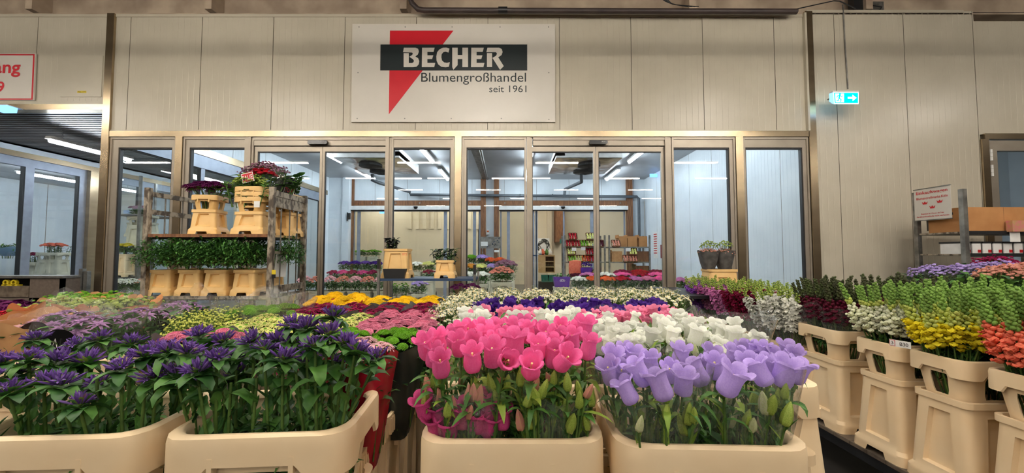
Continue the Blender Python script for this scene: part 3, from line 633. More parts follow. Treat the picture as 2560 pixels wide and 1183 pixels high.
def ribbed_crate(label, x, y, z, rz=0, group=None):
    t = thing('flower_crate', label, 'flower crate', (x, y, z), rz, group); k = 'ribcrate'
    if k not in CACHE:
        mb = MB(); a, b, H = .19, .125, .51; rg = lambda z, ex=0: (z, a-.03+.03*z/H+ex, b-.03+.03*z/H+ex, .03, .6, .5)
        loft(mb, [rg(0), rg(H-.075), rg(H-.075, .012), rg(H, .016), rg(H, .004), rg(.03, -.004)], 'tub')
        mb.box(-a+.04, a-.04, -b+.04, b-.04, .02, .03, 'tub')
        for i in range(-6, 7):
            for s in (-1, 1):
                if abs(i) > 1: mb.box(s*(a+.014)-.004, s*(a+.014)+.004, i*.017-.004, i*.017+.004, H-.065, H-.012, 'tub'); mb.box(i*.02-.005, i*.02+.005, s*(b+.014)-.004, s*(b+.014)+.004, H-.065, H-.012, 'tub')
        for s in (-1, 1):
            mb.box(s*(a+.01)-.008, s*(a+.01)+.008, -.02, .02, H-.14, H-.03, 'tub')
            for q in (-.07, .07): mb.box(s*(a-.012)-.01, s*(a-.012)+.008, q-.006, q+.006, .02, H-.07, 'tub')
        CACHE[k] = mb.mesh('tub', 32)
    link('tub', CACHE[k], t); return t
# ------------------------------------------------------------------ plants: templates
def rotz_tilt(az, tilt, roll=0.): return Matrix.Rotation(az, 4, 'Z') @ Matrix.Rotation(tilt, 4, 'Y') @ Matrix.Rotation(roll, 4, 'Z')
def TM(p, az=0, tilt=0, roll=0, s=1.): return Matrix.Translation(p) @ rotz_tilt(az, tilt, roll) @ Matrix.Scale(s, 4)
def leaf(mb, p, az, el, L, W, mt, droop=.6, fold=.25, n=4, teeth=0.):
    """leaf blade growing from p, towards azimuth az, elevation el, drooping along its length"""
    V = []; ca, sa = math.cos(az), math.sin(az); x = z = 0.; e = el
    for i in range(n+1):
        t = i/n; wd = W*.5*math.sin(PI*min(1, .08+t*.92)**.75)*(1 if i < n else 0)+(.0004)
        if teeth and 0 < i < n: wd *= 1+teeth*(1 if i % 2 else -1)
        cx, sx = math.cos(e), math.sin(e)
        for s, up in ((-1, 1), (0, 0), (1, 1)):
            lx = x-sx*up*fold*wd; lz = z+cx*up*fold*wd; ly = s*wd
            V.append((p[0]+ca*lx-sa*ly, p[1]+sa*lx+ca*ly, p[2]+lz))
        x += cx*L/n; z += sx*L/n; e -= droop/n*1.6
    Fc = []
    for i in range(n):
        o = i*3; Fc += [(o, o+1, o+4, o+3), (o+1, o+2, o+5, o+4)]
    mb.add(V, Fc, mt)
def calyx_t(calyx='leaf_lime'):
    mb = MB()
    for k in range(5): leaf(mb, (.05*math.cos(k*1.256), .05*math.sin(k*1.256), -.03), k*1.256, .9, .3, .13, calyx, droop=-.5, n=2)
    mb.lathe([(0, -.10), (.07, -.08), (.12, -.02), (.12, .03)], calyx, 8); return mb
def pistil_t():
    mb = MB(); mb.tube([(0, 0, .1), (0, 0, .62), (.02, 0, .72)], [.02, .025, .04], 'pistil', 5); return mb
def bell_t(mt, openness=1., n=30, calyx='leaf_lime', whole=True):
    """campanula bell, 1 unit long, axis +Z, mouth at the top"""
    mb = MB(); prof = [(.02, .0), (.18, .02), (.28, .09), (.315, .2), (.31, .34), (.298, .5), (.305, .64), (.325, .77), (.36, .87), (.405, .94), (.45, .97), (.475, .95)]
    def f(r, z, t):
        k = math.cos(5*t); u = max(0, (z-.6)/.4)
        lob = (abs(math.cos(2.5*t)))**.55
        q = r*(1+.04*math.cos(5*t)*(1-u))*(openness if z > .6 else 1)
        zz = z+(-.13+.17*lob)*u**1.3 - (.06*lob if r > .46 else 0)
        if r > .38: q *= (.86+.20*lob)
        return q, zz
    mb.lathe(prof, mt, n, f=f)
    if whole: mb.addt(calyx_t(calyx)); mb.addt(pistil_t())
    return mb
def bud_t(mt):
    mb = MB(); mb.lathe([(.02, 0), (.16, .05), (.20, .2), (.19, .45), (.13, .72), (.06, .9), (.0, 1.)], mt, 10, f=lambda r, z, t: (r*(1+.14*math.cos(5*t)), z))
    for k in range(5): leaf(mb, (.1*math.cos(k*1.256), .1*math.sin(k*1.256), .02), k*1.256, 1.3, .5, .14, 'bud_green', droop=-.3, n=2)
    return mb
def mesh_of(key, fn, smooth=60):
    if key not in CACHE: CACHE[key] = fn().mesh(key if isinstance(key, str) else key[0], smooth)
    return CACHE[key]
def disc_t(mt, center, n=20, rings=3, cup=.25, seed=1, cr=.28):
    """chrysanthemum head, radius 1, facing +Z"""
    r_ = random.Random(seed); mb = MB()
    for k in range(rings):
        m = int(n*(1-.18*k)); el = .10+cup*k
        for i in range(m):
            a = 2*PI*(i+.5*(k % 2))/m+r_.uniform(-.08, .08); L = (1-.22*k)*r_.uniform(.88, 1.06)
            leaf(mb, (.08*math.cos(a), .08*math.sin(a), .06+.05*k), a, el+r_.uniform(-.1, .1), L, .30, mt, droop=.5, fold=.35, n=3)
    mb.lathe([(cr, .10), (cr*.9, .2), (cr*.5, .27), (0, .29)], center, 10)
    mb.lathe([(.0, -.16), (.22, -.06), (.5, .02)], 'leaf', 8)
    return mb
def pompon_t(mt, seed=1, n=70, flat=.55):
    r_ = random.Random(seed); mb = MB(); mb.lathe([(.0, -.25), (.6, -.2), (.82, .0), (.7, .32*flat/.55), (.4, .5*flat/.55), (0, .58*flat/.55)], mt, 14)
    for i in range(n):
        u = (i+.5)/n; ph = math.acos(1-u*1.05); az = i*2.39996
        d = Vector((math.sin(ph)*math.cos(az), math.sin(ph)*math.sin(az), math.cos(ph)*flat)); p = d*.66
        leaf(mb, p, az, PI/2-ph+.5, .42, .3, mt, droop=1.6, fold=.5, n=2)
    return mb
def clump_t(kind, mt, seed, n, rad, size, dome=.35, extra=None):
    """several small heads on one branching spray, radius rad, heads of radius size"""
    r_ = random.Random(seed); mb = MB(); T = [disc_t(mt, 'yellow' if kind == 'daisy' else 'lime', 9, 1, .0, seed+k, .22) if kind == 'daisy' else pompon_t(mt, seed+k, 26) for k in range(2)]
    for i in range(n):
        rr = rad*math.sqrt((i+.5)/n); az = i*2.39996+seed; z = dome*rad*(1-(rr/rad)**2)+r_.uniform(-.02, .02)
        p = Vector((rr*math.cos(az), rr*math.sin(az), z)); mb.addt(T[i % 2], TM(p, az, rr/rad*.6+r_.uniform(-.2, .2), 0, size*r_.uniform(.8, 1.15)))
        mb.tube([(p.x*.2, p.y*.2, -rad*1.0), (p.x*.8, p.y*.8, z-rad*.4), (p.x, p.y, z-.004)], .0012, 'stem', 4, False)
    return mb
def foliage_t(seed, w, d, z0, z1, nst, per, L, W, mt, stem='stem', sr=.003, splay=.15, up=.5, teeth=0., n=4, droop=.8, lo=0.):
    """stems with leaves filling a w x d footprint from z0 to z1"""
    r_ = random.Random(seed); mb = MB(); tips = []
    for i in range(nst):
        x = r_.uniform(-w, w); y = r_.uniform(-d, d); h = z1*r_.uniform(.9, 1.0); ex = x*(1+splay)+r_.uniform(-.01, .01); ey = y*(1+splay)+r_.uniform(-.01, .01)
        pts = [Vector((x*.8, y*.8, z0)), Vector(((x*.8+ex)/2+r_.uniform(-.008, .008), (y*.8+ey)/2, (z0+h)/2)), Vector((ex, ey, h))]
        mb.tube(pts, [sr*1.2, sr, sr*.7], stem, 5, False); tips.append(pts[2])
        for k in range(per):
            t = lo+(1-lo)*(k+r_.random())/per; p = pts[0].lerp(pts[1], t*2) if t < .5 else pts[1].lerp(pts[2], t*2-1)
            leaf(mb, p, r_.uniform(0, 2*PI), r_.uniform(up-.5, up+.5), L*r_.uniform(.6, 1.15), W*r_.uniform(.7, 1.2), mt if isinstance(mt, str) else r_.choice(mt), droop*r_.uniform(.4, 1.4), .3, n, teeth)
    mb.tips = tips; return mb
def glom_t(seed):
    """head of clustered bellflower: violet pointed florets over a star of bracts"""
    r_ = random.Random(seed); mb = MB()
    for k in range(7): leaf(mb, (0, 0, 0), k*.9+r_.uniform(-.3, .3), r_.uniform(-.1, .45), r_.uniform(.04, .065), .03, 'leaf' if k % 2 else 'leaf_dark', .9, .3, 4, .15)
    for k in range(8): leaf(mb, (0, 0, .008), k*.8, r_.uniform(.4, .9), r_.uniform(.022, .034), .014, 'bud_green' if k % 3 == 0 else 'leaf', .3, .3, 3)
    for k in range(26):
        ph = r_.uniform(.05, 1.15); az = k*2.39996; s = r_.uniform(.020, .031); opened = r_.random() < .3
        T = TM(Vector((math.sin(ph)*math.cos(az)*.012, math.sin(ph)*math.sin(az)*.012, .012)), az, ph, 0, s); m_ = 'glom' if k % 3 else 'glom_tip'
        if opened:
            mb.lathe([(.04, 0), (.09, .2), (.11, .55), (.13, .7)], m_, 6, T)
            for q in range(5):
                b2 = MB(); leaf(b2, (.13*math.cos(q*1.256), .13*math.sin(q*1.256), .66), q*1.256, .9, .34, .16, m_, .7, .3, 2); mb.addt(b2, T)
        else: mb.lathe([(.04, 0), (.07, .25), (.095, .6), (.07, .85), (0, 1.1)], m_, 6, T)
    for k in range(14): leaf(mb, (0, 0, .008), k*2.4, r_.uniform(.5, 1.4), r_.uniform(.018, .03), .008, r_.choice(['leaf', 'bud_green', 'leaf_dark', 'dusky']), .2, .3, 2)
    return mb
def spike_t(kind, c, seed, L=.30):
    """flower spike: axis +Z from 0 to L"""
    r_ = random.Random(seed); mb = MB(); bend = r_.uniform(-.02, .02)
    ax = lambda t: Vector((bend*t*t, bend*.6*t*t, L*t))
    mb.tube([ax(-.9), ax(0), ax(.5), ax(1)], [.004, .004, .003, .002], 'stem', 5, False)
    sp = MB(); sp.lathe([(0, -.1), (.42, .1), (.5, .45), (.32, .85), (0, 1)], 'x', 6)
    if kind == 'snap':
        n = 50
        for i in range(n):
            t = i/n; az = i*2.39996; p = ax(.02+t*.98)
            if t > .52:
                s = .021*(1.25-t*.62); m_ = (c[3] if t > .62 else c[2]); rad = .0115*(1.35-t*.9)
                mb.addt(sp, TM(p+Vector((math.cos(az), math.sin(az), 0))*rad*.5, az, .9-.35*t, 0, s*1.15), {'x': m_})
            elif t > .36:
                m_ = c[1]; s = .025*(1.3-t); mb.addt(sp, TM(p+Vector((math.cos(az), math.sin(az), 0))*.006, az, 1.2, 0, s*1.05), {'x': m_})
            else:
                if i % 1 == 0:
                    q = p+Vector((math.cos(az), math.sin(az), 0))*.010
                    mb.addt(sp, TM(q, az, 1.35, 0, .030), {'x': c[0]})
                    e = q+Vector((math.cos(az), math.sin(az), .15))*.020
                    for dz, ww in ((.5, .028), (-.5, .030)): leaf(mb, e, az, dz, .024, ww*1.25, c[0], 1.2*(1 if dz > 0 else -1), .35, 3)
                    for dd in (-.8, .8): leaf(mb, e, az+dd, .1, .020, .026, c[0], .8, .3, 2)
    else:
        n = 46
        for i in range(n):
            t = i/n; az = i*2.39996; p = ax(.02+t*.98)
            if t > .78:
                s = .020*(1.5-t); mb.addt(sp, TM(p+Vector((math.cos(az), math.sin(az), 0))*.008*(1.6-t), az, .7, 0, s*1.1), {'x': c[1]})
            else:
                q = p+Vector((math.cos(az), math.sin(az), 0))*.022
                for k in range(8): leaf(mb, q, az+k*.9, r_.uniform(-.4, .9), r_.uniform(.017, .026), .024, c[0], r_.uniform(.2, 1.2), .4, 2)
    return mb
def sleeve_t(w0, d0, w1, d1, h, seed=1, nseg=28, nz=7, wav=.012, frill=.02):
    r_ = random.Random(seed); mb = MB(); V = []; ph = [r_.uniform(0, 6) for _ in range(4)]
    for j in range(nz+1):
        t = j/nz
        for i in range(nseg):
            a = 2*PI*i/nseg; c, s = math.cos(a), math.sin(a); sq = (abs(c)**4+abs(s)**4)**-.25
            wv = 1+wav*10*t*(math.sin(3*a+ph[0]+t*2)*.35+math.sin(7*a+ph[1])*.25)*.4
            x = (w0+(w1-w0)*t**.8)*c*sq*wv; y = (d0+(d1-d0)*t**.8)*s*sq*wv
            z = h*t+(frill*(math.sin(2*a+ph[2])+.6*math.sin(5*a+ph[3]))*t**3)
            V.append((x+r_.uniform(-1, 1)*.0015, y+r_.uniform(-1, 1)*.0015, z))
    Fc = [(j*nseg+i, j*nseg+(i+1) % nseg, (j+1)*nseg+(i+1) % nseg, (j+1)*nseg+i) for j in range(nz) for i in range(nseg)]
    return V, Fc
def sleeve(parent, w0, d0, w1, d1, h, z=0, mt='cellophane', seed=1, name='sleeve', frill=.02, wav=.012):
    V, Fc = sleeve_t(w0, d0, w1, d1, h, seed, frill=frill, wav=wav); mb = MB(); mb.add(V, Fc, mt); return link(name, mb.mesh(name, 180), parent, (0, 0, z))

def bush_t(seed, rx, ry, rz, n, L, W, mt, stems=8, depth=.25):
    """rounded mass of leaves on short twigs, standing on z=0"""
    r_ = random.Random(seed); mb = MB()
    for i in range(n):
        u = r_.random()**.45; az = r_.uniform(0, 2*PI); ph = math.acos(r_.uniform(-.55, 1)); d = Vector((math.sin(ph)*math.cos(az), math.sin(ph)*math.sin(az), math.cos(ph)))
        p = Vector((d.x*rx*u, d.y*ry*u, rz*.55+d.z*rz*.5*u)); leaf(mb, p, az+r_.uniform(-1, 1), r_.uniform(-.4, .9), L*r_.uniform(.6, 1.2), W*r_.uniform(.7, 1.2), mt if isinstance(mt, str) else r_.choice(mt), r_.uniform(.2, 1.2), .3, 2)
    for i in range(stems): a = i*2.4; mb.tube([(.3*rx*math.cos(a), .3*ry*math.sin(a), -depth), (.35*rx*math.cos(a), .35*ry*math.sin(a), 0), (.7*rx*math.cos(a), .7*ry*math.sin(a), rz*.7)], .003, 'stem', 5, False)
    return mb
# ------------------------------------------------------------------ tables and trolleys that carry the tubs
def platform(label, x0, x1, y0, y1, z, name='flower_bench', mt='board_edge'):
    t = thing(name, label, 'bench', ((x0+x1)/2, (y0+y1)/2, 0)); hx, hy = (x1-x0)/2, (y1-y0)/2
    b = MB()
    n = max(2, int(2*hy/.12))
    for i in range(n): b.box(-hx, hx, -hy+2*hy*i/n, -hy+2*hy*(i+1)/n-.004, z-.022, z, mt)
    b.obj('board', t); b = MB(); e = .04
    for s in (-1, 1): b.box(s*(hx-e)-.02, s*(hx-e)+.02, -hy, hy, z-.09, z-.022, 'black'); b.box(-hx, hx, s*(hy-e)-.02, s*(hy-e)+.02, z-.09, z-.03, 'black')
    b.obj('underframe', t)
    for sx in (-1, 1):
        for sy in (-1, 1): q = MB(); q.box(sx*(hx-e)-.02, sx*(hx-e)+.02, sy*(hy-e)-.02, sy*(hy-e)+.02, 0, z-.09, 'zinc'); q.obj('leg', t)
    return t
ZP = .445
platform('low wooden bench under the bellflower tubs in the middle', -.26, 1.16, .72, 2.95, ZP)
platform('low wooden bench under the violet clustered bellflowers and chrysanthemums on the left', -1.34, -.36, .76, 2.95, ZP)
platform('low wooden bench at far left under the kraft paper bunches', -3.1, -1.38, .76, 3.2, ZP)
platform('low wooden bench edge under the right row of stock and snapdragon tubs', 2.17, 3.1, 1.2, 4.95, .30)
platform('low bench behind the snapdragons under the lavender bunches', 3.2, 4.6, 2.2, 3.9, .5)
def z_rim(base, collar=True): return base+TH-.02+CH if collar else base+TH
# ------------------------------------------------------------------ bunches
rg = random.Random(11)
ORD = ['leftmost', 'second from left', 'third from left', 'fourth from left', 'fifth from left', 'sixth from left', 'seventh from left', 'eighth from left']
def fol(kind, seed=1):
    k = ('fol', kind, seed)
    if k not in CACHE:
        f = {'mum': lambda: foliage_t(seed, .08, .08, -.30, -.01, 12, 7, .05, .026, 'leaf_dark', sr=.0022, n=3, lo=.45),
             'bellrow': lambda: foliage_t(seed, .085, .10, -.34, -.02, 16, 10, .075, .016, ['leaf', 'leaf_lime', 'leaf'], sr=.003, up=.7, n=3, lo=.35),
             'tall': lambda: foliage_t(seed, .06, .08, -.22, -.02, 14, 8, .06, .014, ['leaf', 'leaf_dark'], sr=.003, up=1.1, n=3, lo=.5),
             'low': lambda: foliage_t(seed, .08, .10, -.30, .0, 12, 7, .06, .02, 'leaf_dark', sr=.0025, n=3, lo=.3),
             'bush': lambda: foliage_t(seed, .12, .12, -.25, .0, 14, 9, .07, .034, ['leaf', 'leaf_dark'], sr=.003, n=3, lo=.3)}[kind]()
        CACHE[k] = f.mesh('foliage', 180)
    return CACHE[k]
def head_bunch(name, label, cat, x, y, z, w, d, heads, n, size, dome=.03, group=None, folk='mum', slv=None, hname='flower_head', seed=None, tilt=.35, sh=.26, stw=None):
    """dome of n heads (shared meshes) over foliage; z is the height of the heads"""
    r_ = random.Random(seed if seed is not None else int(x*1000)+int(y*77)); t = thing(name, label, cat, (x, y, z), 0, group)
    for i in range(n):
        q = math.sqrt((i+.5)/n); a = i*2.39996+.3; X, Y = w*q*math.cos(a), d*q*math.sin(a)
        T = TM(Vector((X, Y, dome*(1-q*q)+r_.uniform(-.008, .008))), a, tilt*q+r_.uniform(-.1, .1), r_.uniform(0, 6), size*r_.uniform(.88, 1.1))
        link(hname, heads[i % len(heads)], t, M4=T)
    if folk: link('foliage', fol(folk, 1+abs(hash((int(x*10), int(y*10)))) % 2), t, scale=(w/.095, d/.095, 1) if stw is None else stw)
    if slv: sleeve(t, w*.5, d*.5, w*1.08, d*1.08, sh, -sh+(.035 if 'kraft' in slv else .012), slv, r_.randint(0, 99))
    return t
def heads(kind, mt, c='lime'):
    if kind == 'mum': return [mesh_of(('chrysanthemum_head', mt, k), lambda k=k: disc_t(mt, c, 16, 3, .25, k)) for k in (1, 2)]
    if kind == 'pom': return [mesh_of(('pompon_head', mt, k), lambda k=k: pompon_t(mt, k, 60, .5)) for k in (1, 2)]
    if kind == 'flat': return [mesh_of(('cushion_head', mt, k), lambda k=k: pompon_t(mt, k, 60, .3)) for k in (1, 2)]
    if kind == 'disc': return [mesh_of(('disc_head', mt, k), lambda k=k: disc_t(mt, c, 16, 2, .12, k, .3)) for k in (1, 2)]
    if kind == 'daisyspray': return [mesh_of(('daisy_spray', mt, k), lambda k=k: clump_t('daisy', mt, k, 16, .05, .010)) for k in (1, 2, 3)]
    if kind == 'spray': return [mesh_of(('flower_spray', mt, k), lambda k=k: clump_t('pom', mt, k, 12, .045, .012)) for k in (1, 2)]
    if kind == 'bell': return [mesh_of(('blossom', mt, k), lambda k=k: bell_t(mt, (1, .82)[k], 24)) for k in (0, 1)]
def pxz(px, py, z): d = (EYE-z)*F/(py-635.0); return X_(px, d), d
def bed(kind, mt, name, what, where, px0, px1, py0, py1, z, nx, ny, n, size, **kw):
    """nx by ny bunches; py0 front edge, py1 back edge in the photo at height z"""
    x0, d0 = pxz(px0, py0, z); d1 = (EYE-z)*F/(py1-635.0); dm = (d0+d1)/2; x0, x1 = X_(px0, dm), X_(px1, dm)
    hs = heads(kind, mt, kw.pop('c', 'lime')); base = kw.pop('base', ZP); tubs = kw.pop('tubs', True); cat = kw.pop('cat', 'flowers'); out = []; rown = ['front', 'back', 'rearmost']
    w = (x1-x0)/nx/2; d = (d1-d0)/ny/2
    for j in range(ny):
        for i in range(nx):
            p = (ORD[i] if nx > 1 else ''); q = ('%s row' % rown[j]) if ny > 1 else ''
            lab = ', '.join(s for s in (what+' '+where, q, p) if s)
            x, y = x0+(2*i+1)*w, d0+(2*j+1)*d
            out.append(head_bunch(name, lab, cat, x, y, z, w*1.02, d*1.04, hs, n, size, **kw))
            if tubs: tubcell(x, y, w, d, base, lab)
    return out
TUBS = []
def tubcell(x, y, w, d, base, lab): TUBS.append((x, y, w, d, base, lab))
def bellpart(t, o, px, py, d, mt, s=.058, az=None, tilt=.35, roll=0, which=0):
    p = P(px, py, d)-o; az = -PI/2 if az is None else az
    A = rotz_tilt(az, tilt, roll); c = p-(A.to_3x3() @ Vector((0, 0, .5*s)))
    bl = link('blossom', mesh_of(('petals', mt, which), lambda: bell_t(mt, (1, .85)[which], 40, whole=False)), t, M4=Matrix.Translation(c) @ A @ Matrix.Scale(s, 4))
    link('calyx', mesh_of('calyx', calyx_t), bl); link('pistil', mesh_of('pistil', pistil_t), bl); return c
def budpart(t, o, px, py, d, mt, s=.045, az=-PI/2, tilt=.2):
    p = P(px, py, d)-o; A = rotz_tilt(az, tilt); c = p-(A.to_3x3() @ Vector((0, 0, .5*s)))
    link('bud', mesh_of(('bud', mt), lambda: bud_t(mt)), t, M4=Matrix.Translation(c) @ A @ Matrix.Scale(s, 4)); return c
def bell_stems(t, tips, zb, seed, *, lim=None, more=0, leafmat=('leaf', 'leaf_lime', 'leaf'), spread=.7, L=.06, W=.016, dens=60, sr=.0028, cx=0, cy=0, teeth=0.):
    r_ = random.Random(seed); mb = MB()
    for c in tips:
        b = Vector((cx+(c.x-cx)*spread, cy+(c.y-cy)*spread, zb))
        if lim: b.x = max(lim[0], min(lim[1], b.x)); b.y = max(lim[2], min(lim[3], b.y))
        m_ = (b+c)/2 if not lim else Vector((max(lim[0]-.02, min(lim[1]+.02, (b.x+c.x)/2)), (b.y+c.y)/2, (b.z+c.z)/2+.03))
        m_ += Vector((r_.uniform(-.01, .01), r_.uniform(-.01, .01), 0))
        pts = [b, b.lerp(m_, .6), m_, m_.lerp(c, .6), c]; mb.tube(pts, [sr*1.2, sr*1.1, sr, sr*.9, sr*.8], 'stem', 5, False)
        Ls = (c-b).length; k = max(3, int(Ls*dens))
        for i in range(k):
            u = (i+r_.random())/k*.96; p = b.lerp(m_, u*2) if u < .5 else m_.lerp(c, u*2-1)
            low = p.z < .12; k_ = .6 if low else 1.; leaf(mb, p, r_.uniform(.2, 2.9) if p.z < .10 else r_.uniform(0, 2*PI), r_.uniform(.8, 1.3) if low else r_.uniform(.1, 1.0), L*r_.uniform(.6, 1.2)*k_, W*r_.uniform(.7, 1.2)*k_, r_.choice(leafmat), 0. if low else r_.uniform(.5, 1.5), .3, 4, teeth)
    link('foliage', mb.mesh('foliage', 180), t)
# ---- foreground: pink bellflowers
yc = .94
container('cream flower tub holding the pink bellflowers, front centre', 0, yc, ZP, 0)
rim = z_rim(ZP)
def bell_bunch(label, o, bells, buds, mt, budmts, seed, zb, slv, name='bellflower_bunch', s=.058, extra=14, wd=(.09, .11), bcx=0):
    t = thing(name, label, 'flowers', o); o = Vector(o); tips = []; r_ = random.Random(seed)
    for b in bells:
        px, py, d = b[:3]; az = b[3] if len(b) > 3 else r_.uniform(-2.2, -.9); ti = b[4] if len(b) > 4 else r_.uniform(.15, .5); ss = b[5] if len(b) > 5 else 1.
        tips.append(bellpart(t, o, px, py, d, mt if len(b) < 7 else b[6], s*ss*r_.uniform(.92, 1.08), az, ti, r_.uniform(0, 6), r_.randint(0, 1)))
    for b in buds:
        c = budpart(t, o, b[0], b[1], b[2], r_.choice(budmts), r_.uniform(.036, .052), r_.uniform(-3, 0), r_.uniform(.05, .5)); tips.append(c)
    for k in range(extra): tips.append(Vector((r_.uniform(-wd[0], wd[0]), r_.uniform(-wd[1], wd[1]), zb+r_.uniform(.12, .2)+.1)))
    bell_stems(t, tips, zb, seed, spread=.6, dens=75)
    sleeve(t, *slv, 'cellophane', seed)
    return t
pk = [(1065, 868, .86), (1096, 855, .93, -1.5, .3), (1084, 888, .84), (1102, 912, .81, -1.57, .45), (1147, 862, .90), (1153, 832, 1.0), (1180, 862, .95), (1181, 897, .83, -1.57, .4), (1216, 842, 1.0), (1231, 884, .86, -1.57, .3, 1.12), (1268, 902, .80, -1.3, 1.15), (1240, 860, .95)]
lowp = [(1060, 1025, .83, -2.2, .4), (1098, 1046, .84, -2, .5), (1155, 1052, .81, -1.57, .2), (1186, 1070, .84, -1.3, .7), (1198, 1072, .80, -1.2, .9), (1088, 1085, .80, -1.9, .9), (1225, 1084, .81, -1.0, .7), (1226, 1032, .84, -1.57, .1, .9, 'pink_deep'), (1257, 1060, .82, -1.3, .2, 1., 'pink_deep'), (1122, 1094, .80, -1.6, .7, 1., 'pink_deep'), (1220, 1000, .9, -1.5, .1, .8, 'pink_deep')]
lowp = [(b[0], 1000+(b[1]-1000)*.72, max(b[2], .85)+(b[1]-1030)*-.0001, b[3], min(b[4], .38))+tuple(b[5:]) for b in lowp]
lowp = [tuple(list(b)+[1., 'pink_deep'][len(b)-5:]) if len(b) < 7 else b for b in lowp]
pr = [(1285, 865, .92, -1.57, .1, 1.25), (1320, 832, .98), (1344, 872, .86, -1.4, .3), (1328, 917, .78, -1.57, .75, 1.05), (1363, 840, .98), (1380, 868, .92), (1393, 855, .95), (1412, 900, .82, -.9, .8), (1430, 850, .96), (1471, 868, .86), (1461, 822, 1.0), (1282, 826, 1.02), (1253, 848, .98), (1385, 888, .86, -1.3, .3)]
pb = [(1130, 845, 1.06), (1170, 830, 1.08), (1205, 828, 1.09), (1240, 826, 1.1), (1310, 815, 1.1), (1345, 830, 1.08), (1400, 822, 1.08), (1440, 830, 1.06)]
r0 = random.Random(4)
bud = lambda x0, x1, y0, y1, n, d=.82: [(r0.uniform(x0, x1), r0.uniform(y0, y1), d+r0.uniform(-.02, .14)) for _ in range(n)]
FB = ['bud_green', 'bud_green', 'bud_pink']
bell_bunch('bright pink bellflowers, deep pink blossoms low in the sleeve, left half of the front tub', (-.095, yc-.02, rim-.08), pk+lowp, bud(1055, 1270, 935, 1040, 24), 'pink', FB, 1, -.12, (.055, .08, .092, .105, .20, -.04))
bell_bunch('bright pink bellflowers above green buds only, right half of the front centre tub', (.095, yc-.02, rim-.08), pr, bud(1290, 1480, 935, 1062, 32), 'pink', FB, 2, -.12, (.055, .08, .088, .105, .20, -.04))
bell_bunch('bunch of pink bellflowers standing behind the two front pink bunches in the front centre tub', (0, yc+.09, rim-.08), pb, [], 'pink', FB, 3, -.1, (.09, .02, .14, .03, .16, 0), extra=10, wd=(.15, .02))
# ---- lilac bellflowers
container('cream flower tub holding the lilac bellflowers, right of the pink ones', .41, .915, ZP, R(-2))
C6 = lambda u, v: (1460+u/2.352, 680+v/2.352)
def c6(L_): return [tuple(list(C6(*b[:2]))+list(b[2:])) for b in L_]
ll = c6([(165, 515, .92), (150, 590, .85, -2.4, .4), (215, 600, .86), (250, 700, .80, 2.9, .5), (240, 480, .98), (325, 590, .82, 2.9, .55, 1.15), (290, 500, .95), (390, 540, .93), (445, 665, .78, 2.6, .4, 1.15), (505, 590, .88), (585, 650, .80, -1.57, .25, 1.05), (570, 500, .96, -1.5, .2, 1.1), (660, 590, .86, 2.5, .5, 1.15)])
lr = c6([(740, 500, .96), (770, 560, .90), (865, 640, .78, -.8, .45, 1.15), (880, 500, .98), (940, 480, 1.0), (1000, 470, 1.0), (1050, 470, .98), (1035, 590, .82, 2.6, .45, 1.1), (1120, 520, .95), (1180, 590, .81, -1.2, .3, 1.15), (1190, 470, .98), (1265, 585, .85, -.5, .4, 1.1), (1240, 510, .94), (960, 560, .9), (1080, 560, .9)])
bell_bunch('bunch of pale lilac bellflowers, left half of the lilac tub in clear sleeve', (.31, .90, rim-.08), ll, bud(1600, 1740, 985, 1065, 14, .79), 'lilac', ['bud_green', 'bud_green', 'bud_green', 'bud_white'], 5, -.12, (.06, .08, .125, .12, .25, -.03), s=.056)
bell_bunch('bunch of pale lilac bellflowers, right half of the lilac tub in clear sleeve', (.51, .90, rim-.08), lr, bud(1780, 1990, 960, 1065, 20, .79), 'lilac', ['bud_green', 'bud_green', 'bud_green', 'bud_white'], 6, -.12, (.06, .08, .115, .12, .24, -.03), s=.056)
# ---- clustered bellflowers, two tubs at the left
gl = [mesh_of(('flower_head_cluster', k), lambda k=k: glom_t(k)) for k in (1, 2, 3, 4)]
def glom_bunch(label, o, pts, seed, zb=-.16, lim=(-.075, .065, -.09, .09)):
    t = thing('clustered_bellflower_bunch', label, 'flowers', o); r_ = random.Random(seed); tips = []; o = Vector(o)
    for (px, py, d) in pts:
        c = P(px, py+14, d)-o; tips.append(c); link('flower_head', r_.choice(gl), t, M4=TM(c, r_.uniform(0, 6), r_.uniform(0, .45), r_.uniform(0, 6), r_.uniform(.9, 1.2)*.95))
    tips += [Vector((r_.uniform(lim[0], lim[1]), r_.uniform(lim[2], lim[3]), r_.uniform(.08, .18))) for _ in range(9)]; bell_stems(t, tips, zb, seed, lim=lim, leafmat=('leaf', 'leaf_dark', 'leaf'), spread=.7, L=.062, W=.036, dens=36, sr=.0038, teeth=.12); return t
G1a = [(16, 900, .95), (73, 896, .92), (24, 978, .84), (92, 843, 1.06), (-40, 900, .95), (-30, 950, .86), (50, 930, .98), (110, 950, .9), (-90, 880, 1.0)]
G1b = [(141, 900, .95), (151, 961, .86), (192, 863, 1.04), (253, 843, 1.05), (327, 855, 1.02), (302, 920, .88), (363, 888, .93), (388, 940, .9), (215, 905, .98), (250, 960, .9), (400, 875, .98), (200, 1010, .84)]
G2a = [(498, 835, 1.02), (424, 875, .92), (469, 880, .88), (541, 896, .87), (494, 928, .84), (633, 851, .95), (560, 850, 1.04), (590, 890, .95), (440, 935, .88), (530, 950, .95), (600, 930, .98)]
G2b = [(661, 871, .90), (735, 810, 1.02), (767, 818, .97), (833, 790, 1.0), (820, 835, .90), (706, 896, .88), (694, 851, 1.0), (861, 855, .9), (788, 863, .87), (886, 875, .88), (943, 892, .9), (902, 880, 1.0), (730, 860, 1.05), (770, 900, 1.0), (840, 900, 1.02)]
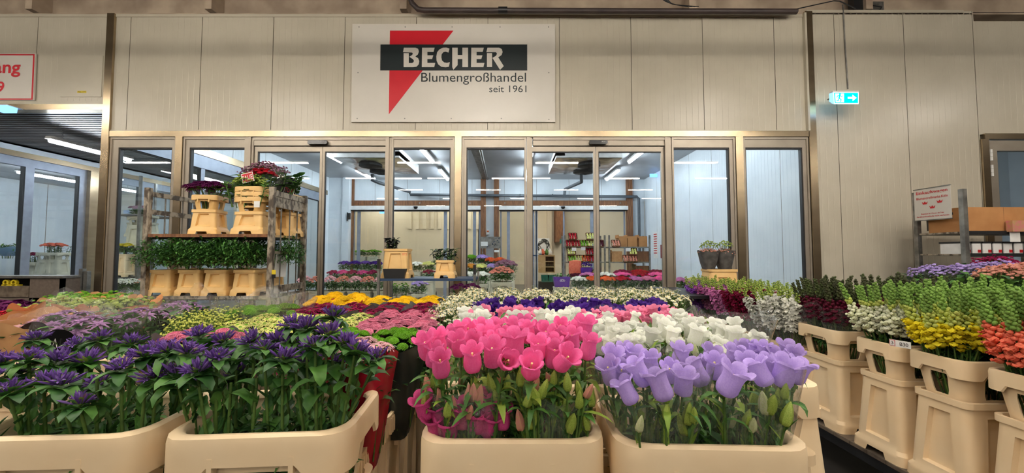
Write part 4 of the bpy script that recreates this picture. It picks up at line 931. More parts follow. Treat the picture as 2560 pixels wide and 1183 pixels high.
container('cream flower tub at the lower left corner, cut off by the picture edge', -.985, .955, ZP, R(3)); container('cream flower tub with rounded rim holding violet clustered bellflowers, left of the gap', -.555, .965, ZP, R(4))
glom_bunch('bunch of violet clustered bellflowers at the left picture edge', (-1.08, .95, rim-.06), G1a, 1); glom_bunch('bunch of violet clustered bellflowers, right half of the lower left corner tub', (-.90, .96, rim-.06), G1b, 2)
glom_bunch('bunch of violet clustered bellflowers, left half of the tub left of the gap', (-.64, .955, rim-.06), G2a, 3); glom_bunch('tall violet clustered bellflowers leaning right, in the tub left of the gap', (-.47, .965, rim-.06), G2b, 4)
# ---- ribbed crates at the aisle behind them with sleeved chrysanthemums
for i, y in enumerate((1.17, 1.43, 1.69)): ribbed_crate('cream ribbed flower crate facing the gap, %s of three' % ('nearest', 'middle', 'farthest')[i], -.615, y, ZP)
def mum_sleeved(label, x, y, z, hs, n, size, smt, w=.10, d=.10, h=.3, dome=.03, z0=None):
    t = head_bunch('chrysanthemum_bunch', label, 'flowers', x, y, z, w, d, hs, n, size, dome, None, 'mum'); sleeve(t, w*.45, d*.45, w*1.1, d*1.1, h, -h+.0, smt, int(x*100) % 17, wav=.006, frill=.012); return t
t = mum_sleeved('pale chrysanthemums in a dark red sleeve with white letters, in the nearest ribbed crate', -.45, 1.17, 1.205, heads('mum', 'blush'), 18, .026, 'red_sleeve', .085, .09, .36)
T_ = Matrix.Translation((.088, -.035, -.15)) @ Matrix.Rotation(R(96), 4, 'Z') @ Matrix.Rotation(R(82), 4, 'X') @ Matrix.Rotation(R(72), 4, 'Z')
text_part('vh_lettering', 'vh', 'white', .05, .04, Matrix.Translation((.05, -.092, -.20)) @ Matrix.Rotation(R(25), 4, 'Z') @ Matrix.Rotation(PI/2, 4, 'X') @ Matrix.Rotation(R(60), 4, 'Z'), t)
text_part('adv_lettering', 'vdv', 'blush', .04, .016, Matrix.Translation((.02, -.104, .0)) @ Matrix.Rotation(R(18), 4, 'Z') @ Matrix.Rotation(PI/2, 4, 'X'), t)
mum_sleeved('magenta chrysanthemum bunch in a grey patterned sleeve behind the violet clustered bellflowers', -.70, 1.2, 1.13, heads('mum', 'magenta'), 12, .026, 'cellophane', .09, .09, .3)
mum_sleeved('lime green button chrysanthemums in a dark green sleeve beside the gap', -.425, 1.44, 1.18, heads('pom', 'lime'), 26, .022, 'dark_sleeve', .095, .11, .34)
mum_sleeved('lime green button chrysanthemums in a grey sleeve with swirls, left of the dark green sleeve', -.62, 1.45, 1.18, heads('pom', 'lime'), 26, .022, 'gray_sleeve', .09, .11, .34)
t = thing('sleeve_flap', 'grey sleeve flap with white swirling lines between the two lime green bunches', 'sleeve', (-.60, 1.30, 1.17)); b = MB()
b.add([(-.045, 0, -.07), (.04, 0, -.07), (.05, .02, .035), (-.03, .02, .03)], [(0, 1, 2, 3)], 'gray_sleeve'); b.add([(-.045, .004, -.07), (.04, .004, -.07), (.05, .024, .035), (-.03, .024, .03)], [(3, 2, 1, 0)], 'gray_sleeve'); b.obj('flap', t)
b = MB()
for k in range(7): b.tube([(-.03+.003*k+.012*math.sin(u*.9+k*.4)+.008*u, -.001+.0, -.06+u*.013) for u in range(7)], .0008, 'white', 4)
b.obj('swirls', t)
# ---- left beds
B = bed
Zf = 1.19
B('flat', 'rose', 'chrysanthemum_bunch', 'dusty rose cushion chrysanthemums', 'left of the white daisies', 925, 1105, 838, 788, Zf, 3, 2, 26, .022)
B('flat', 'rose', 'chrysanthemum_bunch', 'dusty rose chrysanthemums', 'behind the left violet clustered bellflowers', 430, 600, 866, 842, Zf, 2, 1, 20, .024, slv='gray_sleeve')
B('disc', 'cream', 'chrysanthemum_bunch', 'cream yellow button chrysanthemums', 'in the cream bed', 600, 920, 832, 796, Zf, 4, 2, 24, .024, c='lime')
B('pom', 'lime', 'chrysanthemum_bunch', 'lime green button chrysanthemums, small bunch', 'in front of the cream bed', 530, 610, 852, 838, Zf, 1, 1, 12, .022)
B('mum', 'magenta', 'chrysanthemum_bunch', 'magenta chrysanthemums', 'in front of the yellow ones', 745, 1105, 795, 770, Zf, 4, 2, 26, .028, c='magenta', slv='gray_sleeve')
B('pom', 'yellow', 'chrysanthemum_bunch', 'golden chrysanthemums in a red sleeve', 'left of the grey ones', 790, 912, 774, 754, 1.19, 2, 2, 20, .03, slv='red_sleeve', dome=.05)
B('pom', 'yellow', 'chrysanthemum_bunch', 'golden chrysanthemums in a grey sleeve', 'before the blue trolley', 915, 1105, 770, 754, 1.18, 3, 2, 20, .03, slv='gray_sleeve')
B('daisyspray', 'daisy_white', 'feverfew_bunch', 'small white feverfew daisies spilling forward', 'left of the violet bellflowers', 1100, 1200, 805, 765, 1.20, 2, 2, 12, 1.0, dome=.05, folk='bellrow', hname='daisy_spray')
B('daisyspray', 'daisy_white', 'feverfew_bunch', 'white feverfew', 'of the rear bed before the sliding door', 1150, 1700, 757, 742, 1.20, 7, 2, 13, 1.25, dome=.04, folk='bellrow', hname='daisy_spray')
# airy greens
air = [mesh_of(('airy_spray', k), lambda k=k: clump_t('pom', 'airy', k+20, 34, .07, .0065, 1.1)) for k in (1, 2)]
for i, (px, py) in enumerate(((500, 812), (560, 800), (500, 790), (575, 780))):
    x, y = pxz(px, py+8, 1.2); t = head_bunch('plume_bunch', 'airy yellow green plumes in cellophane, %s' % ('front left', 'front right', 'back left', 'back right')[i], 'flowers', x, y, 1.145, .085, .09, air, 11, .8, .04, None, 'bush', 'cellophane', 'plume', sh=.3); tubcell(x, y, .11, .11, ZP, 'airy plumes %d' % i)
for i, (px, py) in enumerate(((640, 790), (700, 786))):
    x, y = pxz(px, py, 1.2); t = head_bunch('green_bunch', 'fresh green leafy bunch in crinkled cellophane, %s of two' % ('left', 'right')[i], 'flowers', x, y, 1.19, .10, .12, heads('pom', 'lime'), 7, .035, .05, None, 'bush', 'cellophane'); sleeve(t, .08, .08, .15, .15, .27, -.16, seed=5+i); tubcell(x, y, .12, .12, ZP, 'leafy bunch %d' % i)
# lilies (lilac pointed flowers, dark leaves) with black label
lil = [mesh_of(('lily_head', k), lambda k=k: disc_t('lily', 'lily', 8, 2, .35, k, .12)) for k in (1, 2)]
for i, (x, y, n_) in enumerate(((-1.59, 1.47, 'front'), (-1.62, 1.69, 'middle'), (-1.66, 1.93, 'back'), (-1.86, 1.62, 'left'))):
    t = thing('clematis_bunch', 'lilac pointed flowers with dark leaves in clear sleeve with black oval label, %s one' % n_, 'flowers', (x, y, 1.215)); r_ = random.Random(i)
    for k in range(13): a = k*2.4; q = math.sqrt(k/13.); link('flower_head', lil[k % 2], t, M4=TM(Vector((.12*q*math.cos(a), .11*q*math.sin(a), .04-.05*q*q)), a, .6*q, 0, .036))
    link('foliage', mesh_of(('foliage_clem', i % 2), lambda: foliage_t(i, .085, .085, -.3, .01, 16, 9, .07, .036, ['leaf', 'leaf_dark', 'leaf'], up=.5, lo=.4), 180), t)
    sleeve(t, .07, .07, .135, .13, .26, -.20, seed=i+3, frill=.05)
    b = MB(); b.lathe([(0, .0), (1, 0), (1, .002), (0, .002)], 'black_gloss', 28, Matrix.Translation((.03, -.138, -.025)) @ Matrix.Rotation(R(82), 4, 'X') @ Matrix.Scale(.05, 4) @ Matrix.Diagonal((1.3, 1, 1, 1)))
    b.tube([(.0, -.143, -.04), (.012, -.144, -.012), (.018, -.143, -.038), (.03, -.144, -.005), (.036, -.143, -.035), (.055, -.143, -.027), (.065, -.143, -.02)], .0012, 'white', 5); b.obj('label', t)
    tubcell(x, y, .12, .1, ZP+.1, 'lilac pointed flowers %s' % n_)
text_kw = None
B('disc', 'blush', 'carnation_bunch', 'pale pink small flowers in kraft paper', 'at the left edge', 25, 165, 835, 800, 1.20, 2, 1, 26, .021, slv='kraft', c='bud_pink')
B('mum', 'red_petal', 'chrysanthemum_bunch', 'crimson chrysanthemums', 'behind the pale pink flowers', 25, 125, 806, 780, 1.2, 2, 1, 16, .034, c='red_petal')
B('mum', 'plum', 'chrysanthemum_bunch', 'plum chrysanthemums in clear sleeve', 'behind the crimson ones', -50, 70, 780, 765, 1.2, 3, 1, 14, .04, c='plum', slv='cellophane')
B('spray', 'bud_green', 'mixed_bunch', 'mixed green and rose bunch in orange brown paper', 'left of the clematis', 130, 340, 790, 765, 1.21, 4, 1, 12, 1.1, slv='kraft_orange', folk='bush')
B('spray', 'lime', 'mixed_bunch', 'small green mixed bunch in paper', 'farthest row by the corridor', 150, 330, 764, 752, 1.18, 4, 1, 12, 1.2, slv='kraft', folk='bush', base=ZP)
t = thing('paper_bunch', 'orange brown paper wrapped bunch standing at the left picture edge', 'flowers', (-2.28, 1.72, 1.16)); sleeve(t, .06, .06, .12, .11, .34, -.26, 'kraft_orange', 8, frill=.03, name='paper_wrap'); link('foliage', fol('bush'), t); tubcell(-2.28, 1.72, .1, .1, ZP, 'orange paper bunch')
# ---- middle beds: white, pale pink and violet bellflowers
def bellbed(mt, what, where, px0, px1, py0, py1, z, nx, ny, n, s=.055, bmt='bud_white', tubs=True, rimz=None, tl=.35, bn=5):
    x0, d0 = pxz(px0, py0, z); d1 = (EYE-z)*F/(py1-635.0); dm = (d0+d1)/2; x0, x1 = X_(px0, dm), X_(px1, dm); w = (x1-x0)/nx/2; d = (d1-d0)/ny/2; rown = ['front', 'back']
    for j in range(ny):
        for i in range(nx):
            x, y = x0+(2*i+1)*w, d0+(2*j+1)*d; r_ = random.Random(int(x*500)+j)
            lab = '%s %s, %s%s' % (what, where, ('%s row, ' % rown[j]) if ny > 1 else '', ORD[i]); t = thing('bellflower_bunch', lab, 'flowers', (x, y, z))
            for k in range(n):
                q = math.sqrt((k+.5)/n); a = k*2.4+r_.random(); p = Vector((w*q*math.cos(a), d*q*math.sin(a), .02*(1-q*q)+r_.uniform(-.035, .022)))
                link('blossom', heads('bell', mt)[k % 2], t, M4=TM(p-Vector((0, 0, s*.6)), r_.uniform(-2.6, -.6), r_.uniform(.1, tl+.15), r_.uniform(0, 6), s*r_.uniform(.85, 1.1)))
            for k in range(bn): link('bud', mesh_of(('bud', bmt), lambda: bud_t(bmt)), t, M4=TM(Vector((r_.uniform(-w, w), -d+r_.uniform(-.01, .05), r_.uniform(-.11, -.02))), r_.uniform(-3, 0), r_.uniform(0, .5), 0, .04))
            link('foliage', fol('bellrow', 1+i % 2), t, scale=(w/.09, d/.1, 1)); 
            if tubs: tubcell(x, y, w, d, ZP, lab)
bellbed('white_petal', 'white bellflowers with pale green buds', 'behind the pink tub', 1140, 1450, 822, 790, 1.265, 3, 1, 12, .058, bn=8, tl=.2)
bellbed('white_petal', 'bright white bellflowers', 'behind the lilac tub', 1480, 1850, 868, 806, 1.23, 4, 2, 9, .060, bn=9, tl=.2)
bellbed('pink_pale', 'pale pink bellflowers', 'between the white and the violet ones', 1165, 1460, 806, 788, 1.215, 4, 1, 12, .058, 'bud_pink')
bellbed('pink_pale', 'pale pink bellflowers in clear sleeves', 'right behind the bright white ones', 1475, 1720, 812, 785, 1.205, 4, 1, 15, .058, 'bud_pink')
bellbed('violet', 'deep violet bellflowers', 'before the feverfew', 1155, 1660, 788, 762, 1.205, 7, 1, 20, .062, 'bud_green', tl=.8)
for i, (x, y) in enumerate(((.38, 1.78), (.72, 1.75), (.98, 1.72))):
    t = thing('clear_sleeve', 'upright clear sleeve round the pale pink bellflowers, %s of three' % ('left', 'middle', 'right')[i], 'sleeve', (x, y, 1.08)); sleeve(t, .10, .10, .15, .13, .15, 0, seed=40+i, name='film')
# grid of plain tubs that carry the beds
rn = ['first', 'second', 'third', 'fourth', 'fifth', 'sixth']
def grid(xs, ys, what):
    for j, y in enumerate(ys):
        for i, x in enumerate(xs): container('plain cream tub %s, %s row, %s' % (what, rn[j], ORD[i]), x, y, ZP, 0, False, group='plain tubs '+what, a=.188, b=.138)
container('cream flower tub behind the pink tub, seen in the gap beside the lilac tub', .30, 1.27, ZP, 0); container('cream flower tub with rim behind the lilac tub', .715, 1.27, ZP, 0); container('cream flower tub with rim behind the pink tub, left', -.08, 1.30, ZP, 0, a=.17)
grid((-.06, .335, .73, 1.0), (1.60, 1.90), 'in the middle block'); grid((-.06, .335, .73, 1.0), (2.2, 2.5, 2.8), 'at the rear of the middle block')
grid((-.60, -.99), (2.02, 2.32, 2.62), 'in the rear left block'); grid((-1.01,), (1.33, 1.62), 'left of the ribbed crates')
grid((-1.62, -2.03, -2.44, -2.85), (2.2, 2.55, 2.9), 'at the far left'); container('cream flower tub under the pale pink flowers in kraft paper', -2.02, 1.66, ZP, 0); container('plain cream tub under the crimson flowers', -2.45, 1.85, ZP, 0, False)
container('cream flower tub under the lilac pointed flowers, its long side facing right', -1.62, 1.50, ZP, PI/2); container('cream flower tub under the lilac pointed flowers, farther one', -1.66, 1.90, ZP, PI/2)
container('plain cream tub at the left edge under the orange paper bunch', -2.42, 1.5, ZP, 0, False)
# ------------------------------------------------------------------ right row
ZQ = .30
def spikes(kind, c, key, n=4): return [mesh_of(('flower_spike', key, k), lambda k=k: spike_t(kind, c, k+1), 180) for k in range(n)]
SP = {'dark': spikes('snap', ('maroon', 'maroon', 'dark_green_bud', 'dark_green_bud'), 'dark'), 'white': spikes('snap', ('snap_white', 'snap_white', 'snap_bud', 'snap_green'), 'white'), 'yellow': spikes('snap', ('snap_yellow', 'snap_bud', 'snap_bud', 'snap_green'), 'yellow'),
      'coral': spikes('snap', ('coral', 'coral', 'snap_green', 'snap_green'), 'coral'), 's_white': spikes('stock', ('stock_white', 'bud_green'), 'sw'), 's_mag': spikes('stock', ('stock_magenta', 'bud_green'), 'sm'), 's_pink': spikes('stock', ('stock_pink', 'bud_green'), 'sp'), 's_pur': spikes('stock', ('stock_purple', 'bud_green'), 'su')}
def spike_bunch(name, label, x, y, z, w, d, key, n, s=1., seed=1, lean=.3, slv=True, folk='tall', offx=-.02, group=None):
    t = thing(name, label, 'flowers', (x, y, z), 0, group); r_ = random.Random(seed); hs = SP[key]
    for k in range(n):
        q = math.sqrt((k+.5)/n); a = k*2.39996+seed; X, Y = w*q*math.cos(a), d*q*math.sin(a)
        link('flower_spike', hs[k % len(hs)], t, M4=TM(Vector((X+offx, Y, r_.uniform(-.025, .01)-.01*q)), a, lean*q+r_.uniform(-.05, .05), r_.uniform(0, 6), s*r_.uniform(.93, 1.06)))
    link('foliage', fol(folk, 1+seed % 2), t, (0, 0, .04), scale=(w/.085, d/.095, 1.))
    if slv: sleeve(t, w*.75, d*.75, w*1.3, d*1.15, .24, -.14, seed=seed)
    return t
NM = {'dark': 'dark maroon snapdragons with brown green tips', 'white': 'cream white snapdragons with green tips', 'yellow': 'bright yellow snapdragons with green tips', 'coral': 'coral orange snapdragons with green tips'}
for key, y, a_, kk in (('dark', 2.82, PI/2, 'farthest'), ('white', 2.36, 0, 'second farthest'), ('yellow', 2.03, 0, 'second nearest'), ('coral', 1.68, 0, 'nearest')):
    container('cream collared tub in the right row holding the %s' % NM[key].split(' with')[0], 2.39 if a_ == 0 else 2.345, y, ZQ, a_)
    zs = z_rim(ZQ)+.06
    if a_: L_ = [(2.34, y-.10, 'front'), (2.34, y+.10, 'back')]; ww = (.12, .10)
    else: L_ = [(2.29, y, 'left'), (2.49, y, 'right')]; ww = (.105, .13)
    for i, (x, yy, nn) in enumerate(L_): spike_bunch('snapdragon_bunch', '%s, %s half of their tub, right row' % (NM[key], nn), x, yy, zs, ww[0], ww[1], key, 17, .98, seed=int(y*10)+i, slv=(key in ('dark',)), offx=0)
for key, y in (('dark', 2.82), ('white', 2.4), ('yellow', 2.05), ('coral', 1.72)):
    k2 = {'dark': 'dark', 'white': 'white', 'yellow': 'yellow', 'coral': 'coral'}[key]
    container('cream collared tub in the second right row behind the %s' % NM[key].split(' with')[0], 2.86, y, ZQ, 0)
    for i, x in enumerate((2.76, 2.96)): spike_bunch('snapdragon_bunch', 'green tipped %s in the second right row, %s half' % (NM[key].split(' with')[0], ('left', 'right')[i]), x, y, z_rim(ZQ)+.07, .105, .14, k2, 13, 1., seed=i+5+int(y*7), slv=False, offx=0)
for key, y, nm in (('s_white', 3.27, 'white stocks'), ('s_mag', 3.68, 'dark magenta stocks'), ('s_pink', 4.10, 'pale pink stocks'), ('s_pur', 4.52, 'purple stocks')):
    container('plain cream tub in the right row holding the %s' % nm, 2.345, y, ZQ, PI/2, False)
    for i, yy in enumerate((y-.10, y+.10)): spike_bunch('stock_bunch', '%s in a clear sleeve, %s half of their tub, right row' % (nm, ('front', 'back')[i]), 2.31, yy, .90, .13, .12, key, 16, 1.15, seed=int(y*10)+i, lean=.45, offx=-.02)
    container('plain cream tub in the second row behind the %s' % nm, 2.70, y, ZQ, PI/2, False)
    spike_bunch('stock_bunch', 'bunch of stocks with green tips in the second row behind the %s' % nm, 2.70, y, .93, .15, .17, {'s_white': 's_white', 's_mag': 's_white', 's_pink': 's_white', 's_pur': 's_pink'}[key], 16, .96, seed=int(y*9), offx=0)
t = thing('price_label', 'white price label with number 3 on the collar between the white and yellow snapdragons', 'label', P(2245, 858, 2.10)-Vector((.01, .02, 0)), R(-70)); b = MB(); b.box(-.045, .045, 0, .001, -.018, .018, 'paper'); b.box(-.043, -.02, -.001, 0, -.016, .016, 'red'); b.box(-.041, -.022, -.0015, -.001, -.014, .014, 'paper'); b.obj('card', t)
text_part('lettering', '3', 'black', .01, .016, facing(-.037, -.002, -.008), t); text_part('code_lettering', 'B30', 'black', .035, .018, facing(.0, -.002, -.009), t)
t = thing('tub_label', 'magenta label with letter a on the tub of the dark magenta stocks', 'label', P(1885, 841, 3.475)); b = MB(); b.box(-.035, .035, -.004, 0, -.04, .04, 'stock_magenta'); b.obj('card', t); text_part('lettering', 'a', 'black', .025, .03, facing(-.012, -.005, -.015), t)
# lavender and salmon bunches behind
fz = {m_: [mesh_of(('fluffy_plume', m_, k), lambda k=k, m_=m_: clump_t('pom', m_, k+9, 18, .05, .012, .6)) for k in (1, 2)] for m_ in ('lavender', 'salmon', 'magenta')}
for px, py, d, m_, lab in ((2330, 690, 3.4, 'lavender', 'lavender fluffy flowers in a wide clear sleeve, left'), (2390, 688, 3.2, 'lavender', 'lavender fluffy flowers, second from left'), (2450, 684, 3.1, 'lavender', 'lavender fluffy flowers, third from left'), (2500, 680, 3.3, 'lavender', 'lavender fluffy flowers, right behind the salmon ones'), (2510, 694, 2.8, 'salmon', 'salmon fluffy flowers, left of the picture edge'), (2560, 690, 2.8, 'salmon', 'salmon fluffy flowers at the right picture edge'), (2490, 664, 3.7, 'magenta', 'magenta flowers seen over the lavender ones')):
    p = P(px, py, d); t = head_bunch('fluffy_bunch', lab+', behind the snapdragons', 'flowers', p.x, p.y, p.z, .14, .13, fz[m_], 11, 1.1, .05, None, 'bush', 'cellophane' if m_ == 'lavender' else None, 'plume', sh=.22)
for i, x in enumerate((3.45, 3.95)):
    for j, y in enumerate((2.75, 3.3)): container('cream tub under the lavender bunches, %s %s' % (('near', 'far')[j], ('left', 'right')[i]), x, y, .5, 0)
# ------------------------------------------------------------------ flower trolley with ruscus
def rail_frame(t, name, x, y0, y1, z0, z1, bars=(), rails=()):
    b = MB()
    for y in (y0, y1): b.box(x-.026, x+.026, y-.022, y+.022, z0, z1, 'worn_metal')
    fr = b.obj(name, t)
    for z, h in rails: q = MB(); q.box(x-.014, x+.014, y0+.022, y1-.022, z-h/2, z+h/2, 'worn_metal'); q.obj('rail', fr)
    for y, a, c in bars: q = MB(); q.tube([(x, y, a), (x, y, c)], .008, 'zinc', 6); q.obj('bar', fr)
d1, d2 = 4.0, 4.62; xa, xb = X_(366, d1), X_(678, d1); zs1 = Z_(586, d1); zs2 = Z_(741, d1); ztp = Z_(470, d1)
t = thing('flower_trolley', 'tall worn metal trolley with two wooden shelves carrying green foliage and cream tubs', 'trolley', (0, 0, 0))
rail_frame(t, 'end_frame', xa, d1, d2, .12, ztp, [(d1+.2, zs1, ztp-.07), (d1+.42, zs1, ztp-.07)], [(ztp-.06, .05), (ztp-.25, .05), (1.2, .05), (.4, .06)])
rail_frame(t, 'end_frame', xb, d1, d2, .12, ztp+.01, [(d1+.16, .9, ztp-.1), (d1+.32, .9, ztp-.1), (d1+.47, .9, ztp-.1)], [(ztp-.05, .06), (ztp-.17, .05), (Z_(632, d1), .03), (Z_(725, d1), .07), (1.0, .07), (.4, .06)])
b = MB(); b.box(xb-.006, xb+.006, d1+.02, d2-.02, ztp-.15, ztp-.04, 'worn_metal'); b.obj('side_plate', t)
for z, m_ in ((zs1, 'plywood'), (zs2, 'worn_metal'), (.3, 'plywood')):
    b = MB(); b.box(xa+.03, xb-.03, d1-.015, d2+.015, z-.026, z, m_); b.box(xa+.03, xb-.03, d1-.02, d1-.013, z-.03, z+.002, 'worn_metal' if m_ != 'plywood' else 'timber'); b.box(xa+.03, xb-.03, d1+.03, d2-.03, z-.045, z-.027, 'black'); b.obj('shelf', t)
for x in (xa, xb):
    for y in (d1+.05, d2-.05): b = MB(); b.lathe([(.03, -.02), (.06, -.02), (.06, .02), (.03, .02)], 'black', 14, Matrix.Translation((x, y, .06)) @ Matrix.Rotation(PI/2, 4, 'Y')); b.obj('wheel', t)
yb = (d1+d2)/2-.05
for i, (px, nm) in enumerate(((413, 'leftmost'), (484, 'second'), (549, 'third'), (620, 'rightmost'))):
    x = X_(px+2, d1+.1); container('cream tub with green foliage on the middle shelf of the trolley, %s' % nm, x, d1+.15, zs2, 0, False, 'tub_yellow', a=.124, b=.13, H=.27)
    container('cream tub with foliage at the back of the middle trolley shelf, %s' % nm, x, d1+.46, zs2, 0, False, 'tub_yellow', 'back tubs on the trolley shelf', a=.124, b=.12, H=.27)
rus = [mesh_of(('foliage_ruscus', k), lambda k=k: bush_t(k+30, .19, .22, .44, 800, .065, .021, ['leaf_glossy', 'leaf_dark', 'leaf_glossy', 'leaf'], stems=0), 180) for k in (0, 1)]
for i, px in enumerate((410, 462, 515, 568, 620)):
    for j in (0, 1):
        x = X_(px, d1+.1); t = thing('ruscus_bunch', 'bunch of dark green glossy foliage on the trolley, %s, %s row' % (ORD[i], ('front', 'back')[j]), 'foliage', (x, d1+.05+j*.34, zs2+.165)); link('foliage', rus[(i+j) % 2], t, rot=(0, 0, (i*1.3) % .5), scale=(1, .95, 1))
t = thing('ruscus_bunch', 'dark green foliage pushing through the right side bars of the trolley', 'foliage', (xb-.0, d1+.33, zs2+.18)); link('foliage', rus[0], t, rot=(0, 0, .6), scale=(.75, 1.3, 1))
# tubs with collars on the top shelf
def minitub(label, x, y, z, rz=0, collars=1, a=.125, b=.115, H=.27, mt='tub_yellow', ch=.17):
    t = thing('flower_container', label, 'flower container', (x, y, z), rz); link('tub', tub_mesh(a, b, H, mt), t)
    for k in range(collars): link('collar', collar_mesh(a+.006, b+.006, ch, mt, .03, .01), t, (0, 0, H-.01+k*.055))
    return t
X1 = X_(513, 4.15); minitub('cream tub with window collar on the trolley top holding the purple chrysanthemums', X1, 4.2, zs1, R(8))
X2 = X_(630, 4.1); minitub('stack of cream collared tubs on the trolley top behind the right post', X2, 4.16, zs1, R(-3), 3, a=.155, b=.14, H=.24)
for i, (x, y) in enumerate(((-2.50, 4.45), (-2.62, 4.72), (-2.48, 4.9))): pass
minitub('cream collared tub at the back right of the trolley top, under the dark sleeve', xb-.13, 4.48, zs1, 0, 2, a=.12, b=.115)
t = head_bunch('chrysanthemum_bunch', 'purple chrysanthemums with long bare stems in the collared tub on the trolley top', 'flowers', X1, 4.2, Z_(472, 4.2), .25, .17, heads('mum', 'plum', 'plum'), 44, .06, .06, None, None)
mb = MB()
for k in range(22): q = math.sqrt((k+.5)/22); a = k*2.4; mb.tube([(.05*q*math.cos(a), .04*q*math.sin(a), -.34), (.09*q*math.cos(a), .07*q*math.sin(a), -.15), (.2*q*math.cos(a), .14*q*math.sin(a), -.01)], .004, 'stem', 5)
link('stems', mb.mesh('stems', 60), t)
zz = Z_(468, 4.15)
t = head_bunch('wax_flower_bunch', 'light green leafy spray bunch at the front of the trolley top stack', 'flowers', X_(620, 4.1), 4.1, zz+.02, .17, .08, heads('spray', 'bud_green'), 20, 1.2, .08, None, 'bush', None, 'spray')
t = head_bunch('dusky_bunch', 'dusky pink brown flowers in a clear sleeve at the back of the trolley top stack', 'flowers', X_(655, 4.25), 4.28, zz+.17, .24, .12, heads('spray', 'dusky'), 26, 1.3, .10, None, 'bush', 'cellophane', 'spray', sh=.3)
t = head_bunch('red_rose_bunch', 'dark red flowers in the middle of the trolley top stack', 'flowers', X_(645, 4.15), 4.17, zz+.13, .15, .06, heads('pom', 'red_petal'), 22, .035, .07, None, 'mum')
def card(name, label, cat, p, rz, w_, h_, mt, txt, tmt, tw, th, tilt=0, extra=None):
    t = thing(name, label, cat, p, rz); t.rotation_euler = (tilt, 0, rz); b = MB(); b.box(-w_/2, w_/2, 0, .003, -h_/2, h_/2, 'paper'); b.box(-w_/2+.006, w_/2-.006, -.001, 0, -h_/2+.006, h_/2-.006, mt); b.obj('card', t)
    text_part('lettering', txt, tmt, tw, th, facing(-tw/2, -.002, -th/2+(extra or 0)), t); return t
t = card('sleeve_card', 'red card with white letters in front of the dusky flowers', 'label', P(619, 444, 4.02), 0, .125, .10, 'red', 'PAUE', 'paper', .11, .05); t.rotation_euler = (0, R(-14), 0)
t = card('sleeve_card', 'black and red card on the black sleeve at the right of the trolley top', 'label', P(722, 480, 4.35), R(10), .11, .15, 'black', 'TONI', 'red', .09, .05, extra=.02); t.rotation_euler = (0, R(12), R(10))
t = thing('black_sleeve_bunch', 'dark violet bunch in a black sleeve at the right of the trolley top', 'flowers', (X_(712, 4.5), 4.5, Z_(500, 4.5))); sleeve(t, .07, .07, .11, .1, .24, 0, 'black_gloss', 4, frill=.02)
for k in range(14): q = math.sqrt(k/14); a = k*2.4; link('flower_head', heads('mum', 'violet', 'violet')[k % 2], t, M4=TM(Vector((.11*q*math.cos(a), .09*q*math.sin(a), .27-.04*q)), a, .7*q, 0, .035))
link('foliage', fol('bush'), t, (0, 0, .24))
# things hanging on the trolley
t = thing('paper_tag', 'white paper sheet clipped to the right side bars of the trolley', 'paper', P(702, 665, 4.22)); t.rotation_euler = (0, R(4), R(70)); b = MB(); b.box(-.07, .07, 0, .002, -.12, .12, 'paper'); b.obj('sheet', t)
t = thing('yellow_tag', 'small yellow tag at the right post of the trolley', 'tag', P(687, 681, 4.0)-Vector((0, .02, 0))); b = MB(); b.box(-.02, .02, 0, .004, -.02, .025, 'yellow_plastic'); b.box(-.02, .02, 0, .004, -.06, -.02, 'black'); b.obj('tag_body', t)
t = thing('paper_tag', 'worn white sticker on the collar of the trolley top stack', 'sticker', P(642, 510, 3.99)); b = MB(); b.box(-.03, .03, 0, .002, -.035, .03, 'paper'); b.obj('sticker', t)
# ------------------------------------------------------------------ blue topped trolley before the glass
dt = 4.75; xa, xb = X_(948, dt), X_(1187, dt); zt_ = Z_(697, dt)
t = thing('work_trolley', 'narrow trolley with blue shelf board standing before the glass front', 'trolley', (0, 0, 0))
b = MB(); b.box(xa, xb, dt, dt+.5, zt_-.03, zt_, 'blue_board'); b.obj('shelf', t)
for x, h in ((xa, Z_(648, dt)), (xb, Z_(662, dt)), ):
    for y in (dt, dt+.5): b = MB(); b.box(x-.015, x+.015, y-.015, y+.015, .0, h-(.0 if y == dt else .1), 'zinc'); b.box(x-.017, x+.017, y-.017, y+.017, h-.12, h-.0, 'black') if y == dt else None; b.obj('post', t)
b = MB(); b.box(xa, xb, dt, dt+.5, .3, .33, 'blue_board'); b.obj('lower_shelf', t)
def plain_tub(label, x, y, z, a, b_, H, mt='tub_yellow', rz=0): t = thing('flower_tub', label, 'flower tub', (x, y, z), rz); link('tub', tub_mesh(a, b_, H, mt), t); return t
plain_tub('large cream tub with a red mark on the blue trolley', X_(994, 4.95), 4.98, zt_, .155, .13, .37); p = P(1012, 636, 4.84)
t = thing('tub_mark', 'small orange red mark on the large cream tub of the blue trolley', 'mark', (p.x, 4.848, p.z)); text_part('lettering', 'RTZ', 'coral', .06, .03, facing(-.03, -.003, -.015), t)
plain_tub('smaller cream tub on the right of the blue trolley', X_(1114, 4.95), 4.98, zt_, .115, .11, .225)
t = thing('black_box', 'small black open box before the large cream tub on the blue trolley', 'box', (X_(988, 4.8), 4.82, zt_)); b = MB(); b.prism([(-.12, 0), (.12, 0), (.14, .12), (-.14, .12)], -.05, .05, 'black'); b.obj('box_body', t)
blk = foliage_t(3, .09, .05, -.05, .14, 12, 8, .06, .05, 'leaf_black', up=.3, n=3, lo=.2).mesh('foliage', 180)
t = thing('dark_foliage', 'nearly black leafy plant above the large cream tub', 'plant', (X_(977, 5.0), 5.05, zt_+.37)); link('foliage', blk, t)
